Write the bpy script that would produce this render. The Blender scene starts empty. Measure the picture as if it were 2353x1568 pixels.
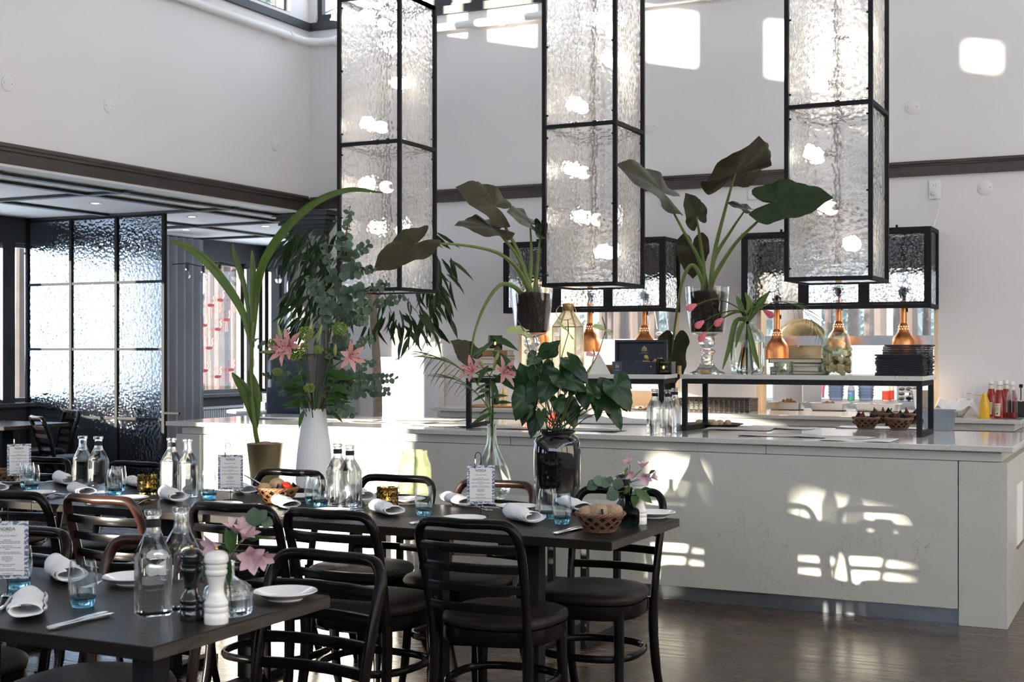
import bpy, math, random
from mathutils import Vector, Matrix, noise as mnoise
random.seed(7)
scene = bpy.context.scene
C = scene.collection
PI = math.pi
# ---------------------------------------------------------------- camera, world, sun, exposure
YAW = math.radians(26.1); FPX = 3083.0; HOR = 803.0; CX = 1176.5; CH = 1.40
FW = Vector((-math.sin(YAW), math.cos(YAW), 0)); RT = Vector((math.cos(YAW), math.sin(YAW), 0)); UP = Vector((0, 0, 1))
cam = bpy.data.cameras.new('camera'); camo = bpy.data.objects.new('camera', cam); C.objects.link(camo)
camo.location = (0, 0, CH); camo.rotation_euler = (PI/2, 0, YAW)
cam.sensor_width = 36; cam.lens = FPX/2353*36; cam.shift_y = (HOR-784)/2353; cam.clip_start = .05; cam.clip_end = 300
cam.dof.use_dof = True; cam.dof.focus_distance = 6.6; cam.dof.aperture_fstop = 9.0
scene.camera = camo
world = bpy.data.worlds.new('world'); scene.world = world; world.use_nodes = True
bgn = world.node_tree.nodes['Background']; bgn.inputs[0].default_value = (.80, .87, 1.0, 1); bgn.inputs[1].default_value = 3.9
SUN_DIR = Vector((.533, .838, -.1135)).normalized()
sl = bpy.data.lights.new('sun', 'SUN'); sl.energy = 24; sl.angle = math.radians(.55); sl.color = (1.0, .86, .68)
so = bpy.data.objects.new('sun', sl); C.objects.link(so); so.rotation_euler = SUN_DIR.to_track_quat('-Z', 'Y').to_euler()
vs = scene.view_settings; vs.view_transform = 'Standard'; vs.look = 'None'; vs.gamma = 1; vs.use_curve_mapping = False; vs.exposure = 0.48
cy = scene.cycles; cy.use_denoising = True; cy.max_bounces = 9; cy.transmission_bounces = 10; cy.transparent_max_bounces = 16; cy.use_adaptive_sampling = True; cy.adaptive_threshold = .1; cy.adaptive_min_samples = 16
cy.glossy_bounces = 3; cy.diffuse_bounces = 4; cy.caustics_refractive = False; cy.caustics_reflective = False; cy.sample_clamp_indirect = 8

# ---------------------------------------------------------------- geometry helpers
def pt(px, py, D): return Vector((0, 0, CH)) + D*(FW + RT*((px-CX)/FPX) + UP*((HOR-py)/FPX))
def ray(px, py): return FW + RT*((px-CX)/FPX) + UP*((HOR-py)/FPX)
def on_z(px, py, z): d = ray(px, py); return Vector((0, 0, CH)) + d*((z-CH)/d.z)
def on_y(px, py, y): d = ray(px, py); return Vector((0, 0, CH)) + d*(y/d.y)
def on_x(px, py, x): d = ray(px, py); return Vector((0, 0, CH)) + d*(x/d.x)

class G:
    def __init__(s): s.v = []; s.f = []
    def add(s, vs_, fs): n = len(s.v); s.v += [tuple(q) for q in vs_]; s.f += [tuple(i+n for i in q) for q in fs]; return s
    def box(s, x0, y0, z0, x1, y1, z1, m=None):
        p = [(x0,y0,z0),(x1,y0,z0),(x1,y1,z0),(x0,y1,z0),(x0,y0,z1),(x1,y0,z1),(x1,y1,z1),(x0,y1,z1)]
        if m is not None: p = [m @ Vector(q) for q in p]
        return s.add(p, [(0,3,2,1),(4,5,6,7),(0,1,5,4),(1,2,6,5),(2,3,7,6),(3,0,4,7)])
    def cbox(s, c, d, m=None): return s.box(c[0]-d[0]/2, c[1]-d[1]/2, c[2]-d[2]/2, c[0]+d[0]/2, c[1]+d[1]/2, c[2]+d[2]/2, m)
    def lathe(s, prof, n=28, c=(0,0,0), cap=True, sq=None, wob=None):
        vs_ = []; fs = []
        for k, (r, z) in enumerate(prof):
            for i in range(n):
                a = 2*PI*i/n; rr = r*(wob(a, k) if wob else 1)
                if sq:
                    e = sq; ca, sa = math.cos(a), math.sin(a)
                    rr *= 1/((abs(ca)**e+abs(sa)**e)**(1/e))
                vs_.append((c[0]+rr*math.cos(a), c[1]+rr*math.sin(a), c[2]+z))
        m = len(prof)
        for k in range(m-1):
            for i in range(n): fs.append((k*n+i, k*n+(i+1)%n, (k+1)*n+(i+1)%n, (k+1)*n+i))
        if cap:
            fs.append(tuple(range(n-1, -1, -1))); fs.append(tuple(range((m-1)*n, m*n)))
        return s.add(vs_, fs)
    def tube(s, pts, r, n=8, cap=True, flat=1.0, closed=False, up=None):
        pts = [Vector(p) for p in pts]; m = len(pts)
        rs = r if isinstance(r, (list, tuple)) else [r]*m
        vs_ = []; fs = []; prev = None
        for k, p in enumerate(pts):
            if closed: t = pts[(k+1) % m]-pts[k-1]
            else: t = pts[min(k+1, m-1)]-pts[max(k-1, 0)]
            t = t.normalized() if t.length > 1e-9 else Vector((0,0,1))
            if up is not None: a = Vector(up)
            elif prev is None: a = Vector((0,0,1)) if abs(t.z) < .9 else Vector((1,0,0))
            else: a = prev
            b = (a-t*a.dot(t)); b = b.normalized() if b.length > 1e-6 else t.orthogonal().normalized(); prev = b; c_ = t.cross(b)
            for i in range(n):
                an = 2*PI*(i+.5)/n
                vs_.append(p+b*(math.cos(an)*rs[k]*flat)+c_*(math.sin(an)*rs[k]))
        for k in range(m if closed else m-1):
            k2 = (k+1) % m
            for i in range(n): fs.append((k*n+i, k*n+(i+1)%n, k2*n+(i+1)%n, k2*n+i))
        if cap and not closed: fs.append(tuple(range(n-1,-1,-1))); fs.append(tuple(range((m-1)*n, m*n)))
        return s.add(vs_, fs)
    def bar(s, a, b, w, h=None, up=(0,0,1)):
        a, b = Vector(a), Vector(b); h = h or w; t = (b-a).normalized(); u = Vector(up)
        if abs(t.dot(u)) > .95: u = Vector((0,1,0))
        x = t.cross(u).normalized(); y = x.cross(t)
        p = [q+x*(sx*w/2)+y*(sy*h/2) for q in (a, b) for sx, sy in ((-1,-1),(1,-1),(1,1),(-1,1))]
        return s.add(p, [(0,1,2,3),(7,6,5,4),(0,4,5,1),(1,5,6,2),(2,6,7,3),(3,7,4,0)])
    def sheet(s, fn, nu, nv, thick=0):
        vs_ = [fn(i/nu, j/nv) for j in range(nv+1) for i in range(nu+1)]
        fs = [(j*(nu+1)+i, j*(nu+1)+i+1, (j+1)*(nu+1)+i+1, (j+1)*(nu+1)+i) for j in range(nv) for i in range(nu)]
        return s.add(vs_, fs)
    def prism(s, poly, z0, z1, m=None):
        n = len(poly); vs_ = [(x,y,z0) for x,y in poly]+[(x,y,z1) for x,y in poly]
        if m is not None: vs_ = [m @ Vector(q) for q in vs_]
        return s.add(vs_, [tuple(range(n-1,-1,-1)), tuple(range(n,2*n))]+[(i,(i+1)%n,n+(i+1)%n,n+i) for i in range(n)])
    def ball(s, c, r, n=12, m=8, sq=(1,1,1)):
        vs_ = [(c[0], c[1], c[2]-r*sq[2])]; fs = []
        for k in range(1, m):
            a = -PI/2+PI*k/m
            for i in range(n):
                b = 2*PI*i/n; vs_.append((c[0]+r*sq[0]*math.cos(a)*math.cos(b), c[1]+r*sq[1]*math.cos(a)*math.sin(b), c[2]+r*sq[2]*math.sin(a)))
        vs_.append((c[0], c[1], c[2]+r*sq[2])); L = len(vs_)-1
        for i in range(n):
            fs.append((0, 1+(i+1)%n, 1+i)); fs.append((L, L-n+i, L-n+(i+1)%n))
            for k in range(m-2): fs.append((1+k*n+i, 1+k*n+(i+1)%n, 1+(k+1)*n+(i+1)%n, 1+(k+1)*n+i))
        return s.add(vs_, fs)
    def mesh(s, name='m', smooth=True, ang=40):
        me = bpy.data.meshes.new(name); me.from_pydata(s.v, [], s.f); me.update()
        if smooth:
            me.shade_smooth(); me.set_sharp_from_angle(angle=math.radians(ang))
        return me
def link(o, parent=None):
    C.objects.link(o)
    if parent is not None: o.parent = parent
    return o
def obj(name, g, m, parent=None, smooth=True, ang=40, loc=None, rot=None, bevel=0, solid=0, sub=0):
    me = g.mesh(name, smooth, ang) if isinstance(g, G) else g
    if isinstance(m, str): m = M[m]
    if not me.materials: me.materials.append(m)
    o = bpy.data.objects.new(name, me); link(o, parent)
    if loc is not None: o.location = loc
    if rot is not None: o.rotation_euler = rot
    if solid: md = o.modifiers.new('s', 'SOLIDIFY'); md.thickness = solid; md.offset = 0
    if bevel: md = o.modifiers.new('b', 'BEVEL'); md.width = bevel; md.segments = 2; md.limit_method = 'ANGLE'
    if sub: md = o.modifiers.new('u', 'SUBSURF'); md.levels = sub; md.render_levels = sub
    return o
def thing(name, label, cat, loc=(0,0,0), rotz=0, group=None):
    o = bpy.data.objects.new(name, None); link(o); o.empty_display_size = .1
    o.location = loc; o.rotation_euler = (0,0,rotz); o['label'] = label; o['category'] = cat
    if group: o['group'] = group
    return o
def tag(o, label, cat, group=None):
    o['label'] = label; o['category'] = cat
    if group: o['group'] = group
    return o
def struct(name, g, m, parent=None, **k):
    o = obj(name, g, m, parent, **k)
    if parent is None: o['kind'] = 'structure'
    return o
def put(name, me, m, parent, mat4):            # a shared mesh placed under an unrotated thing
    if not me.materials: me.materials.append(M[m] if isinstance(m, str) else m)
    o = bpy.data.objects.new(name, me); link(o, parent)
    pl = Vector(parent.location) if parent is not None else Vector()
    while parent is not None and parent.parent is not None: parent = parent.parent; pl += Vector(parent.location)
    o.matrix_basis = Matrix.Translation(-pl) @ mat4
    return o
def kids(o): return [c for c in bpy.data.objects if c.parent == o]
KID = {}
def dup(root, loc, rotz=None, label=None, group=None):
    def rec(o, par):
        c = o.copy(); C.objects.link(c); c.parent = par
        for ch in KID.setdefault(o.name, kids(o)): rec(ch, c)
        return c
    r = rec(root, None); r.location = loc
    if rotz is not None: r.rotation_euler = (0,0,rotz)
    if label: r['label'] = label
    if group: r['group'] = group
    return r
def frame(base, d, nrm, sc=1, w=1):            # matrix: local +Y -> d, +Z -> nrm
    y = Vector(d).normalized(); z = Vector(nrm); z = (z-y*z.dot(y)); z = z.normalized() if z.length > 1e-5 else y.orthogonal().normalized()
    x = y.cross(z)
    m = Matrix((x*sc*w, y*sc, z*sc)).transposed().to_4x4(); m.translation = Vector(base); return m
def bez(p, n=12):
    p = [Vector(q) for q in p]; out = []
    for i in range(n+1):
        t = i/n; q = p[:]
        while len(q) > 1: q = [q[k].lerp(q[k+1], t) for k in range(len(q)-1)]
        out.append(q[0])
    return out
def catmull(p, n=6):
    p = [Vector(q) for q in p]; q = [p[0]*2-p[1]]+p+[p[-1]*2-p[-2]]; out = []
    for i in range(1, len(q)-2):
        a, b, c, d = q[i-1:i+3]
        for k in range(n):
            t = k/n
            out.append(.5*((2*b)+(c-a)*t+(2*a-5*b+4*c-d)*t*t+(3*b-a-3*c+d)*t**3))
    out.append(p[-1]); return out

# ---------------------------------------------------------------- materials
M = {}
def nt(name):
    m = bpy.data.materials.new(name); m.use_nodes = True; t = m.node_tree; M[name] = m
    return m, t, t.nodes['Principled BSDF'], t.nodes['Material Output']
def N(t, ty, **k):
    n = t.nodes.new(ty)
    for a, b in k.items():
        if a == 'ins':
            for i, v in b.items(): n.inputs[i].default_value = v
        else: setattr(n, a, b)
    return n
def col(c): return (c[0], c[1], c[2], 1)
def plain(name, c, rough=.5, metal=0, var=.08, scale=8, bump=0, bscale=60, spec=.5, coat=0, stretch=None, sheen=0, trans=0):
    m, t, b, o = nt(name)
    b.inputs['Roughness'].default_value = rough; b.inputs['Metallic'].default_value = metal
    b.inputs['Specular IOR Level'].default_value = spec; b.inputs['Coat Weight'].default_value = coat
    b.inputs['Base Color'].default_value = col(c)
    tc = N(t, 'ShaderNodeTexCoord'); src = tc.outputs['Object']
    if stretch:
        mp = N(t, 'ShaderNodeMapping'); mp.inputs['Scale'].default_value = stretch; t.links.new(src, mp.inputs[0]); src = mp.outputs[0]
    if var:
        nz = N(t, 'ShaderNodeTexNoise', ins={'Scale': scale, 'Detail': 4}); t.links.new(src, nz.inputs['Vector'])
        mx = N(t, 'ShaderNodeMix', data_type='RGBA'); mx.inputs[6].default_value = col([x*(1-var) for x in c]); mx.inputs[7].default_value = col([min(1, x*(1+var)) for x in c])
        t.links.new(nz.outputs[0], mx.inputs[0]); t.links.new(mx.outputs[2], b.inputs['Base Color'])
    if bump:
        nb = N(t, 'ShaderNodeTexNoise', ins={'Scale': bscale, 'Detail': 3}); t.links.new(src, nb.inputs['Vector'])
        bp = N(t, 'ShaderNodeBump', ins={'Strength': bump, 'Distance': .01}); t.links.new(nb.outputs[0], bp.inputs['Height']); t.links.new(bp.outputs[0], b.inputs['Normal'])
    if trans:
        tr = N(t, 'ShaderNodeBsdfTranslucent'); tr.inputs[0].default_value = col([min(1, x*1.3) for x in c]); ms = N(t, 'ShaderNodeMixShader'); ms.inputs[0].default_value = trans
        t.links.new(b.outputs[0], ms.inputs[1]); t.links.new(tr.outputs[0], ms.inputs[2]); t.links.new(ms.outputs[0], o.inputs[0])
    return m
def glass(name, c=(1,1,1), ior=1.45, rough=0, thru=.25, bump=None, tcol=None, milk=0):
    m, t, b, o = nt(name); t.nodes.remove(b)
    g = N(t, 'ShaderNodeBsdfGlass', ins={'Color': col(c), 'Roughness': rough, 'IOR': ior}); tr = N(t, 'ShaderNodeBsdfTransparent'); tr.inputs[0].default_value = col(tcol or c)
    ms = N(t, 'ShaderNodeMixShader'); ms.inputs[0].default_value = thru
    t.links.new(g.outputs[0], ms.inputs[1]); t.links.new(tr.outputs[0], ms.inputs[2]); t.links.new(ms.outputs[0], o.inputs[0])
    if milk:
        tl_ = N(t, 'ShaderNodeBsdfTranslucent'); tl_.inputs[0].default_value = (.95,.95,.95,1); m2 = N(t, 'ShaderNodeMixShader'); m2.inputs[0].default_value = milk; t.links.new(ms.outputs[0], m2.inputs[1]); t.links.new(tl_.outputs[0], m2.inputs[2]); t.links.new(m2.outputs[0], o.inputs[0])
    if bump:
        scale, strength, dist = bump
        tc = N(t, 'ShaderNodeTexCoord'); mp = N(t, 'ShaderNodeMapping'); t.links.new(tc.outputs['Object'], mp.inputs[0])
        nz = N(t, 'ShaderNodeTexNoise', ins={'Scale': scale*.35, 'Detail': 1}); t.links.new(mp.outputs[0], nz.inputs['Vector'])
        mxv = N(t, 'ShaderNodeMix', data_type='VECTOR'); mxv.inputs[0].default_value = .04
        t.links.new(mp.outputs[0], mxv.inputs[4]); t.links.new(nz.outputs['Color'], mxv.inputs[5])
        vo = N(t, 'ShaderNodeTexVoronoi', feature='SMOOTH_F1', ins={'Scale': scale, 'Smoothness': .08}); t.links.new(mxv.outputs[1], vo.inputs['Vector'])
        bp = N(t, 'ShaderNodeBump', ins={'Strength': strength, 'Distance': dist}); t.links.new(vo.outputs['Distance'], bp.inputs['Height']); t.links.new(bp.outputs[0], g.inputs['Normal'])
        ge = N(t, 'ShaderNodeNewGeometry'); mr = N(t, 'ShaderNodeMapRange', ins={1: 0, 2: 1, 3: strength, 4: 0}); t.links.new(ge.outputs['Backfacing'], mr.inputs[0]); t.links.new(mr.outputs[0], bp.inputs['Strength'])
    return m
def pane(name, c=(.95,.98,1), refl=.12):
    m, t, b, o = nt(name); t.nodes.remove(b)
    tr = N(t, 'ShaderNodeBsdfTransparent'); tr.inputs[0].default_value = col(c); gl = N(t, 'ShaderNodeBsdfGlossy', ins={'Roughness': .02})
    lw = N(t, 'ShaderNodeLayerWeight', ins={'Blend': .5}); pw = N(t, 'ShaderNodeMath', operation='POWER'); pw.inputs[1].default_value = 5; t.links.new(lw.outputs['Facing'], pw.inputs[0])
    fr = N(t, 'ShaderNodeMapRange', ins={3: .03, 4: .9}); t.links.new(pw.outputs[0], fr.inputs[0]); ms = N(t, 'ShaderNodeMixShader')
    t.links.new(fr.outputs[0], ms.inputs[0]); t.links.new(tr.outputs[0], ms.inputs[1]); t.links.new(gl.outputs[0], ms.inputs[2]); t.links.new(ms.outputs[0], o.inputs[0])
    return m
def thin(name, c, edge=.55, tint=None):
    m, t, b, o = nt(name); t.nodes.remove(b); tr = N(t, 'ShaderNodeBsdfTransparent'); tr.inputs[0].default_value = col(c); gl = N(t, 'ShaderNodeBsdfGlossy', ins={'Roughness': .03, 'Color': col(tint or (1,1,1))})
    lw = N(t, 'ShaderNodeLayerWeight', ins={'Blend': .5}); pw = N(t, 'ShaderNodeMath', operation='POWER'); pw.inputs[1].default_value = 2.4; t.links.new(lw.outputs['Facing'], pw.inputs[0])
    fr = N(t, 'ShaderNodeMapRange', ins={3: .035, 4: edge}); t.links.new(pw.outputs[0], fr.inputs[0]); ms = N(t, 'ShaderNodeMixShader'); t.links.new(fr.outputs[0], ms.inputs[0]); t.links.new(tr.outputs[0], ms.inputs[1]); t.links.new(gl.outputs[0], ms.inputs[2]); t.links.new(ms.outputs[0], o.inputs[0]); return m
def emit(name, c, st):
    m, t, b, o = nt(name); t.nodes.remove(b); e = N(t, 'ShaderNodeEmission', ins={'Color': col(c), 'Strength': st}); t.links.new(e.outputs[0], o.inputs[0]); return m
def wood(name, dark, light, rough=.4, scale=6, axis='X', bump=.15, gloss=.5):
    m, t, b, o = nt(name); tc = N(t, 'ShaderNodeTexCoord'); mp = N(t, 'ShaderNodeMapping'); t.links.new(tc.outputs['Object'], mp.inputs[0])
    s = {'X': (.12, 1, 1), 'Y': (1, .12, 1), 'Z': (1, 1, .12)}[axis]; mp.inputs['Scale'].default_value = s
    nz = N(t, 'ShaderNodeTexNoise', ins={'Scale': scale*6, 'Detail': 6, 'Distortion': .6}); t.links.new(mp.outputs[0], nz.inputs['Vector'])
    cr = N(t, 'ShaderNodeValToRGB'); cr.color_ramp.elements[0].position = .3; cr.color_ramp.elements[0].color = col(dark); cr.color_ramp.elements[1].position = .75; cr.color_ramp.elements[1].color = col(light)
    t.links.new(nz.outputs[0], cr.inputs[0]); t.links.new(cr.outputs[0], b.inputs['Base Color']); b.inputs['Roughness'].default_value = rough; b.inputs['Specular IOR Level'].default_value = gloss
    bp = N(t, 'ShaderNodeBump', ins={'Strength': bump, 'Distance': .002}); t.links.new(nz.outputs[0], bp.inputs['Height']); t.links.new(bp.outputs[0], b.inputs['Normal'])
    return m
def stone(name, base=(.60,.61,.585), vein=(.22,.21,.19), rough=.22):
    m, t, b, o = nt(name); tc = N(t, 'ShaderNodeTexCoord')
    def veins(sc, w, dist, seed):
        mp = N(t, 'ShaderNodeMapping'); mp.inputs['Location'].default_value = (seed, seed*.7, seed*1.3); t.links.new(tc.outputs['Object'], mp.inputs[0])
        nz = N(t, 'ShaderNodeTexNoise', ins={'Scale': sc*2.2, 'Detail': 5}); t.links.new(mp.outputs[0], nz.inputs['Vector'])
        mxv = N(t, 'ShaderNodeMix', data_type='VECTOR'); mxv.inputs[0].default_value = dist; t.links.new(mp.outputs[0], mxv.inputs[4]); t.links.new(nz.outputs['Color'], mxv.inputs[5])
        vo = N(t, 'ShaderNodeTexVoronoi', feature='DISTANCE_TO_EDGE', ins={'Scale': sc}); t.links.new(mxv.outputs[1], vo.inputs['Vector'])
        mr = N(t, 'ShaderNodeMapRange', ins={1: 0, 2: w, 3: 1, 4: 0}); t.links.new(vo.outputs['Distance'], mr.inputs[0])
        nm = N(t, 'ShaderNodeTexNoise', ins={'Scale': sc*.9, 'Detail': 2}); t.links.new(mp.outputs[0], nm.inputs['Vector'])
        mk = N(t, 'ShaderNodeMapRange', ins={1: .50, 2: .62, 3: 0, 4: .8}); t.links.new(nm.outputs[0], mk.inputs[0])
        mu = N(t, 'ShaderNodeMath', operation='MULTIPLY'); t.links.new(mr.outputs[0], mu.inputs[0]); t.links.new(mk.outputs[0], mu.inputs[1]); return mu
    a = veins(4.2, .0085, .38, 1.0); c = veins(9, .012, .26, 5.0)
    ad = N(t, 'ShaderNodeMath', operation='ADD', use_clamp=True); t.links.new(a.outputs[0], ad.inputs[0]); t.links.new(c.outputs[0], ad.inputs[1])
    nz = N(t, 'ShaderNodeTexNoise', ins={'Scale': 3, 'Detail': 5}); t.links.new(tc.outputs['Object'], nz.inputs['Vector'])
    m1 = N(t, 'ShaderNodeMix', data_type='RGBA'); m1.inputs[6].default_value = col([x*.93 for x in base]); m1.inputs[7].default_value = col([x*1.06 for x in base]); t.links.new(nz.outputs[0], m1.inputs[0])
    m2 = N(t, 'ShaderNodeMix', data_type='RGBA'); m2.inputs[7].default_value = col(vein); t.links.new(m1.outputs[2], m2.inputs[6]); t.links.new(ad.outputs[0], m2.inputs[0])
    t.links.new(m2.outputs[2], b.inputs['Base Color']); b.inputs['Roughness'].default_value = rough
    return m
def planks(name):
    m, t, b, o = nt(name); tc = N(t, 'ShaderNodeTexCoord'); mp = N(t, 'ShaderNodeMapping'); t.links.new(tc.outputs['Object'], mp.inputs[0])
    br = N(t, 'ShaderNodeTexBrick', offset=.37, ins={'Scale': 1, 'Mortar Size': .0012, 'Brick Width': 1.5, 'Row Height': .085, 'Color1': (.045,.029,.020,1), 'Color2': (.066,.044,.032,1), 'Mortar': (.028,.021,.017,1), 'Bias': 0})
    t.links.new(mp.outputs[0], br.inputs['Vector'])
    m2 = N(t, 'ShaderNodeMapping'); m2.inputs['Scale'].default_value = (.1, 1, 1); t.links.new(tc.outputs['Object'], m2.inputs[0])
    nz = N(t, 'ShaderNodeTexNoise', ins={'Scale': 38, 'Detail': 6, 'Distortion': .5}); t.links.new(m2.outputs[0], nz.inputs['Vector'])
    mx = N(t, 'ShaderNodeMix', data_type='RGBA', blend_type='MULTIPLY'); mx.inputs[0].default_value = .7; t.links.new(br.outputs['Color'], mx.inputs[6])
    cr = N(t, 'ShaderNodeValToRGB'); cr.color_ramp.elements[0].color = (.55,.53,.5,1); cr.color_ramp.elements[1].color = (1.3,1.25,1.2,1); t.links.new(nz.outputs[0], cr.inputs[0]); t.links.new(cr.outputs[0], mx.inputs[7])
    t.links.new(mx.outputs[2], b.inputs['Base Color'])
    rr = N(t, 'ShaderNodeMapRange', ins={1: .3, 2: .7, 3: .18, 4: .33}); t.links.new(nz.outputs[0], rr.inputs[0]); t.links.new(rr.outputs[0], b.inputs['Roughness'])
    b.inputs['Specular IOR Level'].default_value = .36; bp = N(t, 'ShaderNodeBump', ins={'Strength': .05, 'Distance': .002}); t.links.new(nz.outputs[0], bp.inputs['Height']); t.links.new(bp.outputs[0], b.inputs['Normal'])
    return m
plain('wall_paint', (.80,.775,.77), .75, var=.02, scale=1.2, bump=.03, bscale=140)
plain('white_paint', (.85,.85,.85), .5, var=.02)
plain('ceiling_paint', (.86,.87,.88), .8, var=.03, scale=1)
wood('dark_beam', (.022,.016,.013), (.055,.04,.032), .42, 5, 'Y')
wood('dark_rail', (.022,.016,.013), (.06,.043,.035), .42, 5, 'X')
plain('dark_paint', (.032,.035,.038), .55, var=.1)
plain('post_paint', (.05,.053,.056), .5, var=.1)
plain('panel_paint', (.30,.27,.25), .7, var=.04)
planks('floor_wood')
stone('stone_top', (.60,.59,.555), rough=.10); stone('stone_panel', (.53,.525,.485), rough=.3)
plain('black_metal', (.014,.015,.017), .68, 0, var=.15, scale=30, spec=.2)
plain('steel', (.55,.56,.57), .3, 1, var=.06, stretch=(1,1,12)); plain('zinc', (.25,.27,.29), .35, .8, var=.2, scale=14)
plain('snow', (.85,.87,.9), .9, var=.05, scale=.7)
pane('window_glass')
plain('reveal', (.78,.62,.42), .7, var=.03)
# ================================================================ the setting
XL, YB, ZS = -7.2, 10.4, 4.40          # upper left wall, back wall, clerestory sill
XW, YN, ZC = -9.9, 13.4, 2.66          # window wall and north wall of the low bay, its ceiling
struct('floor', G().box(-10.1,-9,-.1, 4.2,YN+.2,0), 'floor_wood', smooth=False)
H1, H2, HZ0, HZ1 = (-5.03,-3.58), (-2.93,-1.55), .915, 2.02
g = G()
for a, b in ((-6.98,H1[0]), (H1[1],H2[0]), (H2[1],4.2)): g.box(a,YB,0, b,YB+.14,4.40)
for a, b in (H1, H2): g.box(a,YB,0, b,YB+.14,HZ0-.03); g.box(a,YB,HZ1, b,YB+.14,4.40)
g.box(-7.35,YB,2.70, -6.98,YB+.14,4.40)
for a, b in ((-7.35,-7.13), (-4.60,-4.30), (-1.8,-1.5), (1.0,1.3), (4.0,4.2)): g.box(a,YB,4.40, b,YB+.14,5.3)
g.box(-7.35,YB,5.3, 4.2,YB+.14,5.6)
struct('wall_back', g, 'wall_paint', smooth=False)
for (a, b), nm in ((H1,'trim_1'), (H2,'trim_2')):       # pale wooden lining of the serving hatches
    g = G().box(a-.0,YB-.004,HZ0, a+.03,YB+.16,HZ1).box(b-.03,YB-.004,HZ0, b,YB+.16,HZ1).box(a+.03,YB-.004,HZ1-.03, b-.03,YB+.16,HZ1)
    struct(nm, g, 'reveal', smooth=False)
# upper left wall: solid band, then clerestory with piers
wins = [(8.15,10.1), (7.55,8.08), (6.5,7.45), (4.25,5.13), (2.75,3.56), (2.0,2.62), (.62,1.2), (-1.6,-.5), (-3.4,-2.2), (-5.4,-4.2)]
g = G().box(XL-.15,-9,2.70, XL,YB,4.47).box(XL-.15,-9,4.97, XL,YB,5.6)
ys = [-9]+[q for w in sorted(wins) for q in w]+[YB]
for a, b in zip(ys[::2], ys[1::2]): g.box(XL-.15,a,4.47, XL,b,4.97)
for a, b in wins:
    if b < 1.3: g.box(XL-.15,a,4.47, XL,b,4.72)
struct('wall_left', g, 'wall_paint', smooth=False)
def window(n, mn, mx, axis, bars=(), fw=.05, depth=.08, mat='dark_paint', z0=None):
    """framed pane set in a wall whose thickness runs along axis ('x' or 'y')"""
    g = G(); (x0,y0,z0),(x1,y1,z1) = mn, mx
    def fb(a0,b0,a1,b1):
        if axis == 'x': g.box(x0,a0,b0, x1,a1,b1)
        else: g.box(a0,y0,b0, a1,y1,b1)
    lo, hi = (y0,y1) if axis == 'x' else (x0,x1)
    fb(lo,z0,hi,z0+fw); fb(lo,z1-fw,hi,z1); fb(lo,z0+fw,lo+fw,z1-fw); fb(hi-fw,z0+fw,hi,z1-fw)
    for q in bars: fb(q-fw/2,z0+fw,q+fw/2,z1-fw)
    w = struct('window_%d' % n, g, mat, smooth=False)
    xs = [lo+fw]+[k for q in bars for k in (q-fw/2,q+fw/2)]+[hi-fw]
    for a, b in zip(xs[::2], xs[1::2]):
        if axis == 'x': xm = (x0+x1)/2; p = G().box(xm-.004,a,z0+fw, xm+.004,b,z1-fw)
        else: ym = (y0+y1)/2; p = G().box(a,ym-.004,z0+fw, b,ym+.004,z1-fw)
        obj('pane', p, 'window_glass', w, smooth=False)
    return w
wn = 1
for a, b in wins: window(wn, (XL-.11,a,4.72 if b < 1.3 else 4.47), (XL-.05,b,4.97), 'x', fw=.03); wn += 1
for a, b in ((-7.13,-4.60), (-4.30,-1.8), (-1.5,1.0), (1.3,4.0)): window(wn, (a,YB+.04,4.47), (b,YB+.10,5.3), 'y', ((a+b)/2,), fw=.045); wn += 1
struct('trim_3', G().box(XL-.03,-9,4.36, XL+.035,YB-.035,4.43), 'dark_paint', smooth=False)
struct('trim_4', G().box(XL,YB-.035,4.36, 4.2,YB+.03,4.43).box(-7.13,YB+.03,4.43,4.0,YB+.13,4.47), 'dark_paint', smooth=False)
# dark rail along the back wall, with a rounded cap
def rail(x0, x1, nm):
    g = G().box(x0,YB-.03,2.70, x1,YB,2.79).box(x0,YB-.045,2.775, x1,YB,2.79)
    g.tube([(x0,YB-.035,2.795),(x1,YB-.035,2.795)], .017, 8); struct(nm, g, 'dark_rail')
rail(-7.16, 4.2, 'trim_5')
g = G().box(XL-.2,-9,2.68, XL+.02,YB+.02,2.795).tube([(XL+.02,-9,2.80),(XL+.02,YB-.06,2.80)], .022, 8).box(XL,-9,2.765, XL+.035,YB-.06,2.785)
struct('beam_left', g, 'dark_beam')
# low bay: ceiling with dark battens
struct('ceiling_bay', G().box(XW-.15,-9,ZC, XL-.2,YN+.15,ZC+.12).box(XL-.2,-9,ZC, XL+.0,YB,ZC+.019).box(XL-.2,YB,ZC, -6.98,YN+.15,ZC+.12), 'ceiling_paint', smooth=False)
n = 6
for x in (XL-.27, -7.83, -8.88): struct('trim_%d' % n, G().box(x-.035,-9,ZC-.022, x+.035,YN,ZC-.001), 'dark_paint', smooth=False); n += 1
for y in (12.1,10.8,9.58,8.2,6.9,5.6,4.3,3.0): struct('trim_%d' % n, G().box(XW,y-.035,ZC-.024, XL-.2,y+.035,ZC-.0015), 'dark_paint', smooth=False); n += 1
struct('ceiling', G().box(XL-.15,-9,5.6, 4.2,YB+.14,5.75), 'white_paint', smooth=False)
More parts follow.
